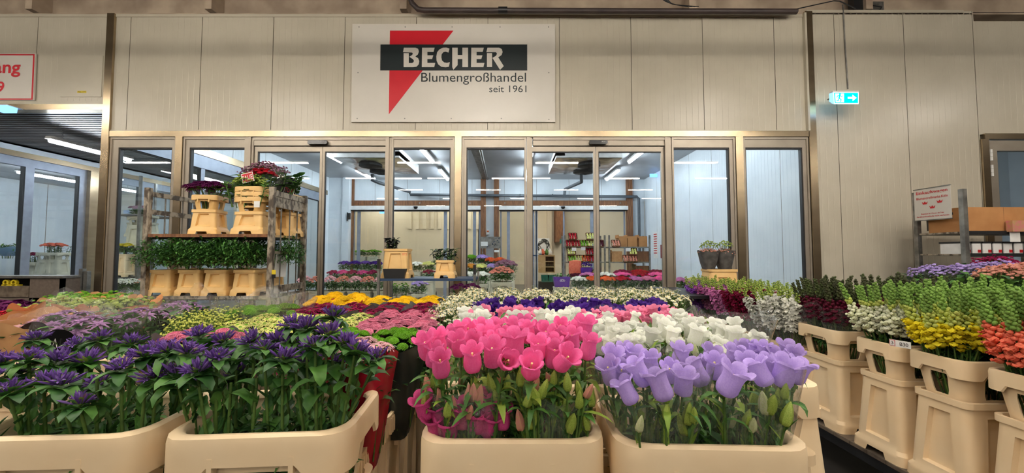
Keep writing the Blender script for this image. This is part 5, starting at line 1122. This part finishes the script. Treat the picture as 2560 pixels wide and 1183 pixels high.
for px, nm in ((1097, 'left'), (1125, 'right')): t = thing('dark_foliage', 'dark green leafy plant in the smaller tub on the blue trolley, %s' % nm, 'plant', (X_(px, 5.0), 5.0, zt_+.22)); link('foliage', mesh_of(('foliage_dg', nm), lambda: foliage_t(7, .07, .05, -.05, .15, 12, 8, .06, .045, ['leaf_black', 'leaf_dark'], up=.3, n=3), 180), t)
for px, nm in ((1150, 'left'), (1180, 'right')):
    x = X_(px, 4.6); t = head_bunch('chrysanthemum_bunch', 'dark purple chrysanthemums under the right end of the blue trolley, %s' % nm, 'flowers', x, 4.5, Z_(722, 4.5), .10, .10, heads('mum', 'plum', 'plum'), 9, .045, .05, None, 'low')
container('cream tub below the blue trolley holding the dark purple chrysanthemums', X_(1165, 4.6), 4.5, .0, 0, True)
# snapdragon bunches on the tub before window five
Xp = X_(1801, 4.7); t = platform('small stand carrying a cream tub before the right glass panes', Xp-.25, Xp+.25, 4.55, 4.95, .72, 'tub_stand', 'black'); plain_tub('cream tub standing upright before the glass right of the door', Xp, 4.75, .72, .17, .14, Z_(673, 4.7)-.72, rz=R(-4))
for px, nm in ((1775, 'left'), (1815, 'right')):
    x = X_(px, 4.7); t = spike_bunch('stock_bunch', 'salmon bunch with green tips in a grey green sleeve on the upright tub, %s' % nm, x, 4.75, Z_(625, 4.7), .09, .09, 's_sal', 9, .6, seed=px, slv=False, offx=0) if False else head_bunch('stock_bunch', 'salmon bunch with green tips in a grey green sleeve on the upright tub, %s' % nm, 'flowers', x, 4.75, Z_(632, 4.7), .10, .09, heads('spray', 'salmon'), 12, .8, .03, None, None, None, 'spray')
    sleeve(t, .06, .06, .115, .10, .22, -.20, 'gray_sleeve', px, frill=.01)
    link('green_tips', mesh_of(('green_tips', nm), lambda: clump_t('pom', 'bud_green', 5, 40, .10, .014, .5), 180), t, (0, 0, .08))
# black bench end left of the purple stocks
t = thing('black_rack', 'black metal rack end left of the purple stocks', 'rack', (X_(1710, 4.4), 4.3, 0)); b = MB(); zz = Z_(738, 4.2); b.box(-.12, .25, -.2, .9, zz-.03, zz, 'black'); b.obj('rack_top', t)
for x in (-.1, .23):
    for y in (-.18, .85): b = MB(); b.box(x-.015, x+.015, y-.015, y+.015, 0, zz-.03, 'black'); b.obj('rack_leg', t)
# ------------------------------------------------------------------ cart with sign at the right
x0, ya, yb_ = 5.31, 4.5, 5.02
t = thing('shopping_cart_rack', 'zinc shelf cart with posts standing before the right door', 'cart', (0, 0, 0)); 
for x, y, h in ((x0, ya, Z_(473, ya)), (x0, yb_, Z_(482, yb_)), (6.7, ya, 1.9), (6.7, yb_, 1.9)): b = MB(); b.box(x-.025, x+.025, y-.025, y+.025, 0, h, 'zinc'); b.obj('post', t)
for z, nm in ((Z_(580, ya), 'shelf'), (Z_(636, ya), 'shelf'), (1.0, 'shelf')): b = MB(); b.box(x0+.02, 6.72, ya, yb_, z-.02, z, 'zinc'); b.box(x0+.02, 6.72, ya-.005, ya, z-.03, z+.012, 'frame_dark'); b.box(x0-.01, x0+.0, ya+.03, yb_-.03, z-.015, z+.005, 'worn_metal'); b.obj(nm, t)
t = thing('cart_sign', 'white sign with red writing and three red crowns hung on the shelf cart', 'sign', (x0-.03, (ya+yb_)/2, Z_(508, 4.75)), -PI/2); hh = .20
b = MB(); b.box(-.25, .17, -.006, 0, -hh, hh, 'sign_white'); b.obj('board', t)
b = MB()
for q in ((-.255, .175, -hh-.008, -hh+.004), (-.255, .175, hh-.004, hh+.008)): b.box(q[0], q[1], -.010, .002, q[2], q[3], 'zinc')
b.obj('sign_frame', t)
for s_, w_, h_, z_ in (('Einkaufswagen', .36, .052, .12), ('Blumengroßmarkt Köln', .36, .04, .055), ('Eigentum Ihr Wagen darf das', .26, .024, -.135), ('Großmarktgelände nicht verlassen', .37, .024, -.17)): text_part('lettering', s_, 'red', w_, h_, facing(-.04-w_/2, -.0075, z_), t, bold=.015)
for cx, cz in ((-.12, .0), (.05, .0), (-.035, -.06)): b = MB(); b.prism([(cx-.022, cz), (cx+.022, cz), (cx+.034, cz+.034), (cx+.014, cz+.018), (cx, cz+.038), (cx-.014, cz+.018), (cx-.034, cz+.034)], -.009, -.0065, 'red'); b.obj('crown', t)
t = thing('cardboard_box', 'long brown cardboard box on the top shelf of the cart', 'box', (5.36, ya+.03, Z_(580, ya))); b = MB(); hb = Z_(517, ya)-Z_(580, ya); b.box(0, 1.2, 0, .40, .004, hb, 'cardboard'); b.box(.46, .463, -.001, 0, 0, hb, 'timber'); b.obj('box_body', t); b = MB(); b.box(-.001, .0, .12, .18, hb-.08, hb-.05, 'black'); b.obj('handle_hole', t)
p = P(2548, 566, 4.45); t = thing('pink_box', 'small pink clear box standing before the cardboard box', 'box', (p.x, 4.47, Z_(580, ya))); b = MB(); b.box(-.09, .09, -.03, .03, 0, .13, 'bud_pink'); b.obj('box_body', t)
t = thing('paper_note', 'white paper note hanging at the cart shelf below the pink box', 'paper', (P(2560, 590, 4.4).x, 4.48, 1.66)); b = MB(); b.box(-.06, .06, -.002, 0, -.02, .14, 'paper'); b.obj('sheet', t)
zz = Z_(636, ya)
for i in range(11):
    x = 5.38+i*.124; t = thing('white_pack', 'white packet with dark wrapper on the lower cart shelf, number %d from the left end' % (i+1), 'packet', (x, ya+.08, zz), 0, 'white packets on the cart'); b = MB(); b.box(-.05, .05, -.03, .2, .0, .13, 'white'); b.obj('packet_body', t); b = MB(); b.box(-.055, .055, -.035, .21, .13, .15, 'black'); b.box(.05, .06, -.03, .2, 0, .14, 'black'); b.obj('wrapper', t); b = MB(); b.box(.01, .045, -.034, -.031, .02, .055, 'red'); b.obj('red_star', t)
t = thing('zinc_sheet', 'zinc panel lying upright behind the cart sign', 'panel', (x0+.05, 4.9, Z_(577, 4.9))); b = MB(); b.box(.03, .2, -.3, .08, 0, .2, 'zinc'); b.obj('panel_body', t)
# ------------------------------------------------------------------ counter at the left
ct = Z_(690, 5.1); x1 = X_(163, 5.1)
t = thing('sales_counter', 'brown counter with a white worktop edge and an open niche at the left edge', 'counter', (0, 0, 0)); b = MB()
b.box(-8, x1, 5.1, 5.12, 0, Z_(745, 5.1), 'counter'); b.box(X_(80, 5.1), x1, 5.1, 5.13, .3, ct-.03, 'counter'); b.box(x1-.05, x1, 5.1, 5.3, 0, ct-.03, 'counter'); b.box(-8, x1, 5.12, 5.3, 0, .9, 'counter'); b.box(-8, X_(80, 5.1), 5.28, 5.3, .9, ct-.03, 'black'); b.obj('body', t)
b = MB(); b.box(-8, x1+.01, 5.08, 5.31, ct-.03, ct, 'zinc'); b.box(-8, X_(80, 5.1), 5.09, 5.12, Z_(743, 5.1), Z_(715, 5.1), 'board_edge'); b.obj('worktop', t)
for px, nm in ((14, 'left'), (34, 'right')): t = thing('yellow_tape_roll', 'yellow tape dispenser in the counter niche, %s one' % nm, 'tape', (X_(px, 5.1), 5.15, Z_(714, 5.15))); b = MB(); b.lathe([(.02, 0), (.04, 0), (.04, .03), (.02, .03)], 'yellow_plastic', 14, Matrix.Translation((0, 0, .04)) @ Matrix.Rotation(PI/2, 4, 'X')); b.box(-.05, .05, -.03, .03, -.01, .015, 'yellow_plastic'); b.obj('dispenser', t)
for key_, X_c, Y_c in (('dark', 2.345, 2.82), ('white', 2.39, 2.36), ('yellow', 2.39, 2.03), ('coral', 2.39, 1.68)):
    t = thing('leafy_stems', 'dark green leafy stems inside the tub of the %s' % NM[key_].split(' with')[0], 'foliage', (X_c, Y_c, z_rim(ZQ)-.21)); link('foliage', mesh_of('foliage_inside', lambda: bush_t(77, .12, .10, .24, 420, .06, .014, ['leaf_dark', 'leaf'], 8, .1), 180), t, rot=(0, 0, PI/2 if key_ == 'dark' else 0))
for nm_, X_c, Y_c in (('left corner', -.985, .955), ('clustered bellflower', -.555, .965), ('pink bellflower', 0, .94), ('lilac bellflower', .41, .915)):
    t = thing('leafy_stems', 'dark green leafy stems seen through the opening of the front %s tub' % nm_, 'foliage', (X_c, Y_c, z_rim(ZP)-.25)); link('foliage', mesh_of('foliage_inside2', lambda: bush_t(78, .15, .10, .24, 520, .06, .02, ['leaf_dark', 'leaf'], 8, .1), 180), t)
# ------------------------------------------------------------------ inside the cold room and the side rooms
LASTB = [None]
def small_bed(name, what, where, px0, px1, py, d, n, hs, size, cat='flowers', w=None, dep=.13, folk='low', slv=None, cols=(0,), tub=True, tubz=None, dome=.05, mt='tub_gray', hname='flower_head', per=12, gray=True, coll=False, seed=1):
    x0, x1 = X_(px0, d), X_(px1, d); w_ = (x1-x0)/n/2; z = Z_(py, d); size *= 1.25; per = int(per*1.4)
    for i in range(n):
        x = x0+(2*i+1)*w_; lab = '%s, %s%s' % (what, (ORD[i]+', ') if n > 1 else '', where)
        LASTB[0] = head_bunch(name, lab, cat, x, d, z, w_*1.05, dep, hs[i % len(hs)], per, size, dome, None, None, slv, hname, seed=i+seed, sh=.2)
        link('foliage', mesh_of(('foliage_room', i % 2), lambda: bush_t(60+i, .14, .14, .22, 260, .06, .03, ['leaf', 'leaf_dark', 'leaf']), 180), LASTB[0], (0, 0, -.19), scale=(w_/.14, dep/.14, .9))
        if tub: container('tub under the '+what+((', '+ORD[i]) if n > 1 else ''), x, d, (z-.16-(TH if not coll else TH-.02+CH)), 0, coll, mt, a=max(.1, w_*.9), b=dep)
    if tub: platform('low bench under the %s' % what, x0-.02, x1+.02, d-dep-.02, d+dep+.02, z-.16-(TH if not coll else TH-.02+CH), 'display_bench', 'zinc')
hp = lambda m_, k='pom': heads(k, m_)
def bench(label, px0, px1, d0, d1, z): platform(label, X_(px0, d0), X_(px1, d0), d0, d1, z, 'display_bench', 'zinc')
small_bed('rose_bunch', 'pale pink small roses with dark leaves', 'row near the left sliding door', 748, 970, 704, 7.0, 7, [hp('blush'), hp('peach')], .022, per=22, folk='bush', seed=3, dome=.09, dep=.16)
small_bed('carnation_bunch', 'magenta pink flowers', 'second row inside, left', 822, 945, 684, 7.9, 5, [hp('magenta'), hp('pink_deep')], .03, per=12)
small_bed('statice_bunch', 'violet statice', 'third row inside, left', 850, 955, 660, 9.0, 4, [hp('glom'), hp('violet')], .035, per=14)
small_bed('foliage_bunch', 'light green foliage', 'beyond the back left door', 888, 950, 630, 13.6, 2, [hp('lime')], .05, per=10, folk='bush')
small_bed('chrysanthemum_bunch', 'white and pale green chrysanthemums', 'behind the blue trolley', 1028, 1088, 662, 9.0, 2, [hp('stock_white'), hp('cream')], .04)
small_bed('carnation_bunch', 'pink spray flowers', 'between the two tubs of the blue trolley', 1058, 1090, 682, 8.2, 1, [hp('stock_magenta')], .03, dep=.15)
small_bed('aster_bunch', 'light purple asters', 'under the blue shelf', 1030, 1068, 712, 7.0, 1, [hp('lavender')], .03, coll=True)
small_bed('foliage_bunch', 'fresh green leaves', 'seen under the blue shelf', 970, 1025, 716, 7.0, 2, [hp('lime')], .02, folk='bush', per=6)
small_bed('chrysanthemum_bunch', 'yellow and apricot chrysanthemums', 'by the middle post, third row', 1165, 1245, 668, 8.6, 3, [hp('gold'), hp('cream'), hp('lavender')], .045)
small_bed('chrysanthemum_bunch', 'white chrysanthemums', 'by the middle post, second row', 1160, 1222, 688, 7.6, 2, [hp('stock_white')], .035, coll=True)
small_bed('chrysanthemum_bunch', 'salmon pink chrysanthemums', 'in the grey collared tub by the middle post', 1226, 1284, 682, 7.0, 1, [hp('peach')], .028, per=34, dome=.10, coll=True, dep=.18)
small_bed('chrysanthemum_bunch', 'lilac grey chrysanthemums in clear sleeve', 'behind the salmon pink ones', 1238, 1290, 664, 7.8, 1, [hp('dusky')], .04, per=22, slv='cellophane', dome=.1, dep=.16)
small_bed('chrysanthemum_bunch', 'orange red chrysanthemums', 'at the back by the whiteboard', 1215, 1262, 652, 9.6, 2, [hp('orange')], .05)
small_bed('chrysanthemum_bunch', 'green and violet mixed bunches', 'before the whiteboard', 1165, 1220, 645, 9.8, 2, [hp('lime'), hp('lavender')], .05)

small_bed('bouquet', 'white and lilac bouquets in clear sleeves', 'left end of the bouquet table', 1428, 1500, 700, 7.4, 2, [hp('stock_white'), hp('orange')], .035, slv='cellophane', per=16)
small_bed('bouquet', 'orange and coral bouquets in clear sleeves', 'front of the bouquet table', 1498, 1572, 700, 7.2, 2, [hp('orange'), hp('red_petal')], .035, slv='cellophane', per=16)
small_bed('bouquet', 'pink and white bouquets in sleeves', 'front right of the bouquet table', 1570, 1664, 700, 7.2, 3, [hp('stock_pink'), hp('rose'), hp('pink')], .035, slv='cellophane', per=18)
small_bed('bouquet', 'white and pink bouquets', 'second row of the bouquet table', 1450, 1660, 689, 8.4, 5, [hp('stock_pink'), hp('stock_white'), hp('pink'), hp('red_petal'), hp('pink')], .04, per=14)
small_bed('bouquet', 'magenta and red bouquets', 'third row of the bouquet table', 1535, 1660, 682, 9.6, 3, [hp('magenta'), hp('red_petal'), hp('stock_magenta')], .045, per=14)
small_bed('bouquet', 'red and orange bouquets', 'far row left of the bouquet table', 1425, 1530, 690, 9.8, 3, [hp('maroon'), hp('orange'), hp('red_petal')], .05, per=12)
small_bed('bouquet', 'pink, cream and orange bouquets', 'right of the door behind the black rack', 1685, 1780, 704, 6.6, 3, [hp('stock_pink'), hp('cream'), hp('orange')], .035, per=14)
# left interior: lilies and things on benches behind windows one and two
small_bed('calla_bunch', 'white lilies', 'behind the first window', 288, 345, 707, 6.6, 2, [[mesh_of(('lily_white', k), lambda k=k: disc_t('stock_white', 'cream', 7, 2, .45, k, .12)) for k in (1, 2)]], .06, per=8)
small_bed('orange_bunch', 'peach orange flowers in paper', 'behind the first window, right', 345, 375, 705, 7.2, 1, [hp('peach')], .035)
small_bed('yellow_bunch', 'yellow flowers', 'on the cart behind the first window', 282, 330, 616, 8.0, 2, [hp('snap_yellow')], .03, per=8, mt='tub')
small_bed('bucket_bunch', 'grey violet bunches in collared tubs', 'high on the cart behind the first window', 325, 365, 522, 8.2, 1, [hp('dusky')], .04, coll=True)
# corridor and far left room
for px, py, d, m1, lab, n_ in ((135, 616, 10.8, 'coral', 'coral and red roses on grey collared tubs behind the left glass', 2), (84, 640, 10.8, 'magenta', 'plum carnations on white boxes behind the left glass', 1), (212, 630, 11.5, 'red_petal', 'red bunch behind the narrow left pane', 1)):
    for i in range(n_):
        p = P(px+i*20-10*(n_-1), py, d); head_bunch('rose_bunch', lab+', %s' % ('near', 'far')[i], 'flowers', p.x, d, p.z, .22, .15, hp(m1), 20, .05, .08, None, 'low')
        container('grey tub under the %s, %s' % (lab.split(' on ')[0], ('near', 'far')[i]), p.x, d, p.z-.85, 0, True, 'tub_gray', a=.22, b=.16)
platform('low metal bench behind the left glass', -13.85, -11.2, 10.3, 11.9, .62, 'metal_bench', 'zinc')
t = thing('plant_pot', 'light blue wrapped green plant on a stand at the far left', 'plant', (X_(22, 10), 10, Z_(640, 10))); sleeve(t, .10, .10, .2, .2, .22, 0, 'blue_gray', 3); link('foliage', fol('bush'), t, (0, 0, .28), scale=1.4)
# racks of punnets at the back of the room
def rack(label, px0, px1, d, dep, shelves, top, name='steel_rack'):
    x0, x1 = X_(px0, d), X_(px1, d); t = thing(name, label, 'rack', ((x0+x1)/2, d, 0)); h = (x1-x0)/2
    for sx in (-1, 1):
        for y in (0, dep): b = MB(); b.box(sx*h-.02, sx*h+.02, y-.02, y+.02, 0, Z_(top, d), 'zinc'); b.obj('post', t)
    for z in shelves: b = MB(); b.box(-h, h, 0, dep, Z_(z, d)-.03, Z_(z, d), 'zinc'); b.obj('shelf', t)
    return t
rack('steel rack with red and green punnets, left one at the back of the room', 1412, 1512, 10.2, .5, (617, 655, 692), 588); rack('steel rack with brown boxes, right one at the back of the room', 1523, 1624, 10.2, .5, (617, 655, 692), 588)
def punnet(x, y, z, c, lab, s=1., tilt=0):
    k = ('punnet', c)
    if k not in CACHE:
        b = MB(); loft(b, [(0, .10, .09, .03, .6, .5), (.10, .125, .11, .03, .6, .5), (.10, .115, .10, .03, .6, .5), (.02, .09, .08, .03, .6, .5)], 'timber')
        r_ = random.Random(2)
        for i in range(3):
            for j in range(3): b.lathe([(0, -.03), (.03, 0), (.026, .02), (0, .034)], c, 8, Matrix.Translation((-.07+i*.07+r_.uniform(-.005, .005), -.06+j*.06, .085)))
        CACHE[k] = b.mesh('punnet', 40)
    t = thing('fruit_punnet', lab, 'punnet', (x, y, z), 0); t.rotation_euler = (R(55), 0, 0); link('basket', CACHE[k], t, scale=s)
for d_, row in (((617), [(1424, 'red_petal', 0), (1440, 'red_petal', 0), (1432, 'red_petal', 1), (1461, 'lime', 0), (1478, 'cream', 0), (1476, 'cream', 1), (1499, 'maroon', 0)]), (655, [(1428, 'cream', 1), (1430, 'lime', 0), (1446, 'cream', 0), (1463, 'orange', 0), (1475, 'red_petal', 0), (1474, 'red_petal', 1), (1582, 'cream', 1), (1568, 'peach', 0), (1583, 'peach', 0)]), (692, [(1479, 'cream', 0)]), (617, [(1540, 'peach', 0)])):
    for px, c, lv in row: punnet(X_(px, 10.2), 10.28, Z_(d_, 10.2)+.04+lv*.19, c, '%s punnet on the %s, %s, %s' % ({'red_petal': 'red', 'cream': 'pale green', 'lime': 'green', 'maroon': 'dark red', 'orange': 'orange', 'peach': 'peach coloured'}[c], {617: 'top shelf', 655: 'middle shelf', 692: 'lowest shelf'}[d_], ('lower layer', 'upper layer')[lv], 'left end' if px < 1440 else 'left middle' if px < 1465 else 'right middle' if px < 1490 else 'right end' if px < 1520 else 'right rack, %s' % ('left' if px < 1550 else 'middle' if px < 1575 else 'right')), 1.0)
for px, w_, py, c, lab in ((1555, .22, 617, 'cardboard', 'open brown box on the top shelf of the right rack, left'), (1578, .25, 617, 'cardboard', 'open brown box on the top shelf of the right rack, middle'), (1605, .22, 617, 'cardboard', 'open brown box on the top shelf of the right rack, right'), (1540, .28, 655, 'kraft', 'brown box on the middle shelf of the right rack, left'), (1603, .35, 655, 'timber', 'dark brown box on the middle shelf of the right rack'), (1603, .35, 692, 'timber', 'dark brown box on the lowest shelf of the right rack')):
    t = thing('storage_box', lab, 'box', (X_(px, 10.4), 10.45, Z_(py, 10.2)+.001)); b = MB(); h = .28; b.box(-w_/2, w_/2, -.15, .0, 0, h, c); b.box(-w_/2, w_/2, -.0, .15, .0, h*.9, c); b.box(-w_/2-.02, -w_/2, -.15, .15, h-.05, h+.04, c); b.obj('box_body', t)
for px, py in ((1435, 623), (1458, 621), (1571, 624)): p = P(px, py, 10.17); t = thing('price_card', 'white price card hanging from the rack shelf, %s' % {1435: 'leftmost', 1458: 'second', 1571: 'on the right rack'}[px], 'card', p); b = MB(); b.box(-.06, .06, -.002, 0, -.05, .04, 'paper'); b.obj('card', t)
t = thing('red_bag', 'red net bag standing under the left rack', 'bag', (X_(1437, 10), 9.95, Z_(688, 10)-.05)); b = MB(); b.lathe([(.12, 0), (.17, .08), (.17, .30), (.15, .42), (0, .44)], 'coral', 14, f=lambda r, z, a: (r*(1+.06*math.sin(5*a)), z)); b.obj('bag_body', t, 60)
t = thing('violet_bag', 'violet wrapped plant under the left rack', 'plant', (X_(1461, 10), 9.95, Z_(688, 10)-.05)); b = MB(); b.lathe([(.12, 0), (.19, .12), (.2, .25)], 'purple_crate', 14); b.obj('wrap', t, 60); link('foliage', mesh_of('violet_clump', lambda: clump_t('pom', 'violet', 3, 24, .18, .035, .6), 180), t, (0, 0, .27))
# purple crate with greens, whiteboard, cabinet, wreath
zc2 = Z_(717, 8.6); xx = X_(1403, 8.6); container('grey tub carrying the purple crate in the aisle', xx, 8.6, Z_(717, 8.6)-TH, 0, False, 'tub_gray'); platform('low stand under the grey tub with the purple crate', xx-.25, xx+.25, 8.4, 8.8, Z_(717, 8.6)-TH, 'display_bench', 'zinc')
t = thing('purple_crate', 'purple crate with white heart cloud emblem and green herbs, in the aisle of the room', 'crate', (xx, 8.6, zc2)); b = MB(); b.prism([(-.15, 0), (.15, 0), (.18, .22), (-.18, .22)], -.13, .13, 'purple_crate'); b.obj('crate_body', t)
b = MB()
for cx, r in ((-.03, .022), (.005, .03), (.04, .022)): b.tube([(cx+r*math.cos(a*.4), -.134, .14+r*math.sin(a*.4)) for a in range(0, 9)], .004, 'white', 5)
b.tube([(-.05, -.134, .13), (.06, -.134, .13)], .004, 'white', 5); b.obj('emblem', t); t2 = thing('herb_bunch', 'green herbs standing in the purple crate', 'plant', (xx, 8.6, zc2+.26)); link('foliage', fol('bush'), t2, scale=1.2)
for i in range(6): container('grey tub left of the bouquet table, %s from the near end' % ['first', 'second', 'third', 'fourth', 'fifth', 'sixth'][i], X_(1480-i*8, 7.4+i*.45)-.02, 7.35+i*.5, .0, PI/2, False, 'tub_gray', 'tubs left of the bouquet table')
t = thing('whiteboard_stand', 'grey steel board with blue dots and papers on a stand by the back posts', 'board', (X_(1226, 11.8), 11.8, 0)); z0, z1 = Z_(621, 11.8), Z_(592, 11.8); h = (X_(1252, 11.8)-X_(1200, 11.8))/2
b = MB(); b.box(-h, h, -.02, .02, z0, z1, 'zinc'); b.obj('panel', t); b = MB(); b.box(-h+.03, -h+.24, -.024, -.021, z0+.07, z0+.2, 'paper'); b.box(h-.2, h-.04, -.024, -.021, z0-.12, z0-.05, 'paper'); b.obj('papers', t)
b = MB(); r_ = random.Random(2)
for k in range(14): b.lathe([(0, 0), (.016, 0), (.012, .008)], 'blue_board', 8, Matrix.Translation((r_.uniform(-.1, h-.04), -.021, r_.uniform(z0+.04, z1-.04))) @ Matrix.Rotation(PI/2, 4, 'X'))
b.obj('magnets', t)
for s in (-1, 1): b = MB(); b.box(s*(h-.08)-.015, s*(h-.08)+.015, -.015, .015, 0, z0, 'zinc'); b.obj('leg', t)
d = 15.2; xa, xb = X_(1347, d), X_(1387, d); z0, z1 = Z_(682, d), Z_(638, d); t = thing('wooden_cabinet', 'light wooden cabinet with open shelves beyond the back doors', 'cabinet', (xa, d, 0)); W = xb-xa; b = MB(); b.box(0, W*.42, 0, .4, z0, z1, 'plywood'); b.box(W*.42, W, .36, .4, z0, z1, 'timber'); b.box(W-.03, W, 0, .4, z0, z1, 'plywood'); b.box(0, W, -.01, .4, z1-.03, z1, 'plywood'); b.box(0, W, 0, .4, 0, z0-.35, 'black'); b.obj('body', t)
for k in range(4): b = MB(); zz = z0+(z1-z0)*k/3.3; b.box(W*.42, W, 0, .38, zz, zz+.025, 'plywood'); b.obj('shelf', t)
for k, nm in enumerate(('left', 'right')): t = thing('teal_crate', 'teal plastic crate under the wooden cabinet, %s' % nm, 'crate', (xa+W*(.35+.4*k), d-.2, Z_(704, d))); b = MB(); b.prism([(-.13, 0), (.13, 0), (.15, .27), (-.15, .27)], -.1, .12, 'teal_crate'); b.obj('crate_body', t)
for k, (px, c) in enumerate(((1352, 'white'), (1358, 'coral'), (1368, 'leaf'), (1376, 'white'))): t = thing('trinket', '%s ornament on the wooden cabinet' % ('round white left', 'orange red', 'green bottle like', 'small white right')[k], 'ornament', (X_(px, d), d+.2, z1)); b = MB(); b.lathe([(.04, 0), (.08, .03), (.09, .12), (.05, .18), (.03, .24), (0, .25)], c, 12); b.obj('ornament', t, 60)
d = 16.6; t = thing('dark_wreath', 'black and white picture of a twig wreath on the far wall', 'picture', (X_(1361, d), 16.96, Z_(617, d))); b = MB(); b.box(-.3, .26, -.01, .0, -.42, .38, 'paper'); b.obj('sheet', t); b = MB(); r_ = random.Random(7)
for k in range(26): a0 = r_.uniform(0, 6.28); b.tube([((.20+.08*math.sin(k+u))*math.cos(a0+u*.3), -.02-.002*k % .02, (.28+.08*math.sin(k+u))*math.sin(a0+u*.3)) for u in range(6)], .010, 'leaf_black' if k % 3 else 'zinc', 4)
b.obj('twigs', t)
t = thing('wall_poster', 'narrow red and white printed notice on the right wall of the cold room', 'poster', (XR-.004, 11.35, 0), -PI/2); b = MB(); z0, z1 = Z_(646, 11.35), Z_(580, 11.35); b.box(-.30, .02, -.004, 0, z0, z1, 'paper'); b.obj('sheet', t); b = MB()
for k in range(9): b.box(-.27, -.02, -.006, -.004, z1-.08-k*.07, z1-.05-k*.07, 'red')
b.obj('print', t)
t = thing('wall_poster', 'small dark red picture poster below the printed notice', 'poster', (XR-.008, 11.0, 0), -PI/2); b = MB(); z0, z1 = Z_(646, 11.0), Z_(612, 11.0); b.box(-.1, .1, -.004, 0, z0, z1, 'wine'); b.obj('sheet', t)
t = thing('green_notice', 'green notice with a hanging chain beside the back right doorway', 'sign', (X_(1403, 12.2), 12.25, Z_(603, 12.2))); b = MB(); b.box(-.04, .04, 0, .01, -.07, .07, 'teal_crate'); b.tube([(0.02, 0, .2), (.02, 0, -.9)], .008, 'black', 5); b.obj('notice', t)
t = thing('wall_switch', 'black switch box with cable on the white pilaster at the back left', 'switch', (X_(868, 11.9), BK-.37, Z_(540, 11.9))); b = MB(); b.box(-.04, .04, -.05, 0, -.1, .1, 'black'); b.tube([(-.06, -.03, .12), (-.06, -.03, -.15)], .02, 'black', 6); b.obj('box_body', t)
t = thing('smoke_alarm_box', 'small orange and white alarm box between the back timber posts', 'alarm', (X_(1219, 12.2), BK-.02, Z_(580, 12.2))); b = MB(); b.box(-.05, .05, -.05, 0, -.08, .08, 'white'); b.box(-.03, .03, -.055, -.05, 0, .05, 'orange'); b.obj('box_body', t)
for px, nm in ((1038, 'left'), (1408, 'right')): t = thing('door_sensor', 'black dome sensor above the %s back sliding door' % nm, 'door sensor', (X_(px, 12.2), BK-.2, Z_(518, 12.2))); b = MB(); b.lathe([(0, -.06), (.05, -.045), (.07, 0), (.07, .02)], 'black', 14); b.obj('dome', t, 60)
t = thing('door_tape', 'blue latch on the open back sliding door', 'latch', P(1335, 639, 12.0)); b = MB(); b.box(-.08, .08, -.02, 0, -.02, .02, 'blue_board'); b.tube([(-.1, -.01, 0), (.1, -.01, 0)], .014, 'blue_board', 6); b.obj('latch_body', t)
# cart behind the first window
rack('steel cart with collared tubs behind the first window', 282, 345, 8.0, .9, (535, 645, 690), 440, 'flower_cart')
for px in (335, 352): minitub('grey tub on the cart behind the first window, %s' % ('left' if px == 335 else 'right'), X_(px, 8.2), 8.3, Z_(592, 8.2), 0, 1, mt='tub_gray', a=.16, b=.14, H=.3)
t = thing('zinc_upright', 'perforated zinc upright seen through the narrow left pane', 'post', (X_(210, 6.3), 6.3, 0)); b = MB(); b.box(-.03, .03, -.03, .03, 0, Z_(672, 6.3), 'zinc'); b.obj('post_body', t)
t = thing('zinc_upright', 'second zinc upright beside the first behind the left steel post', 'post', (X_(222, 6.3), 6.3, 0)); b = MB(); b.box(-.03, .03, -.03, .03, 0, Z_(678, 6.3), 'zinc'); b.obj('post_body', t)
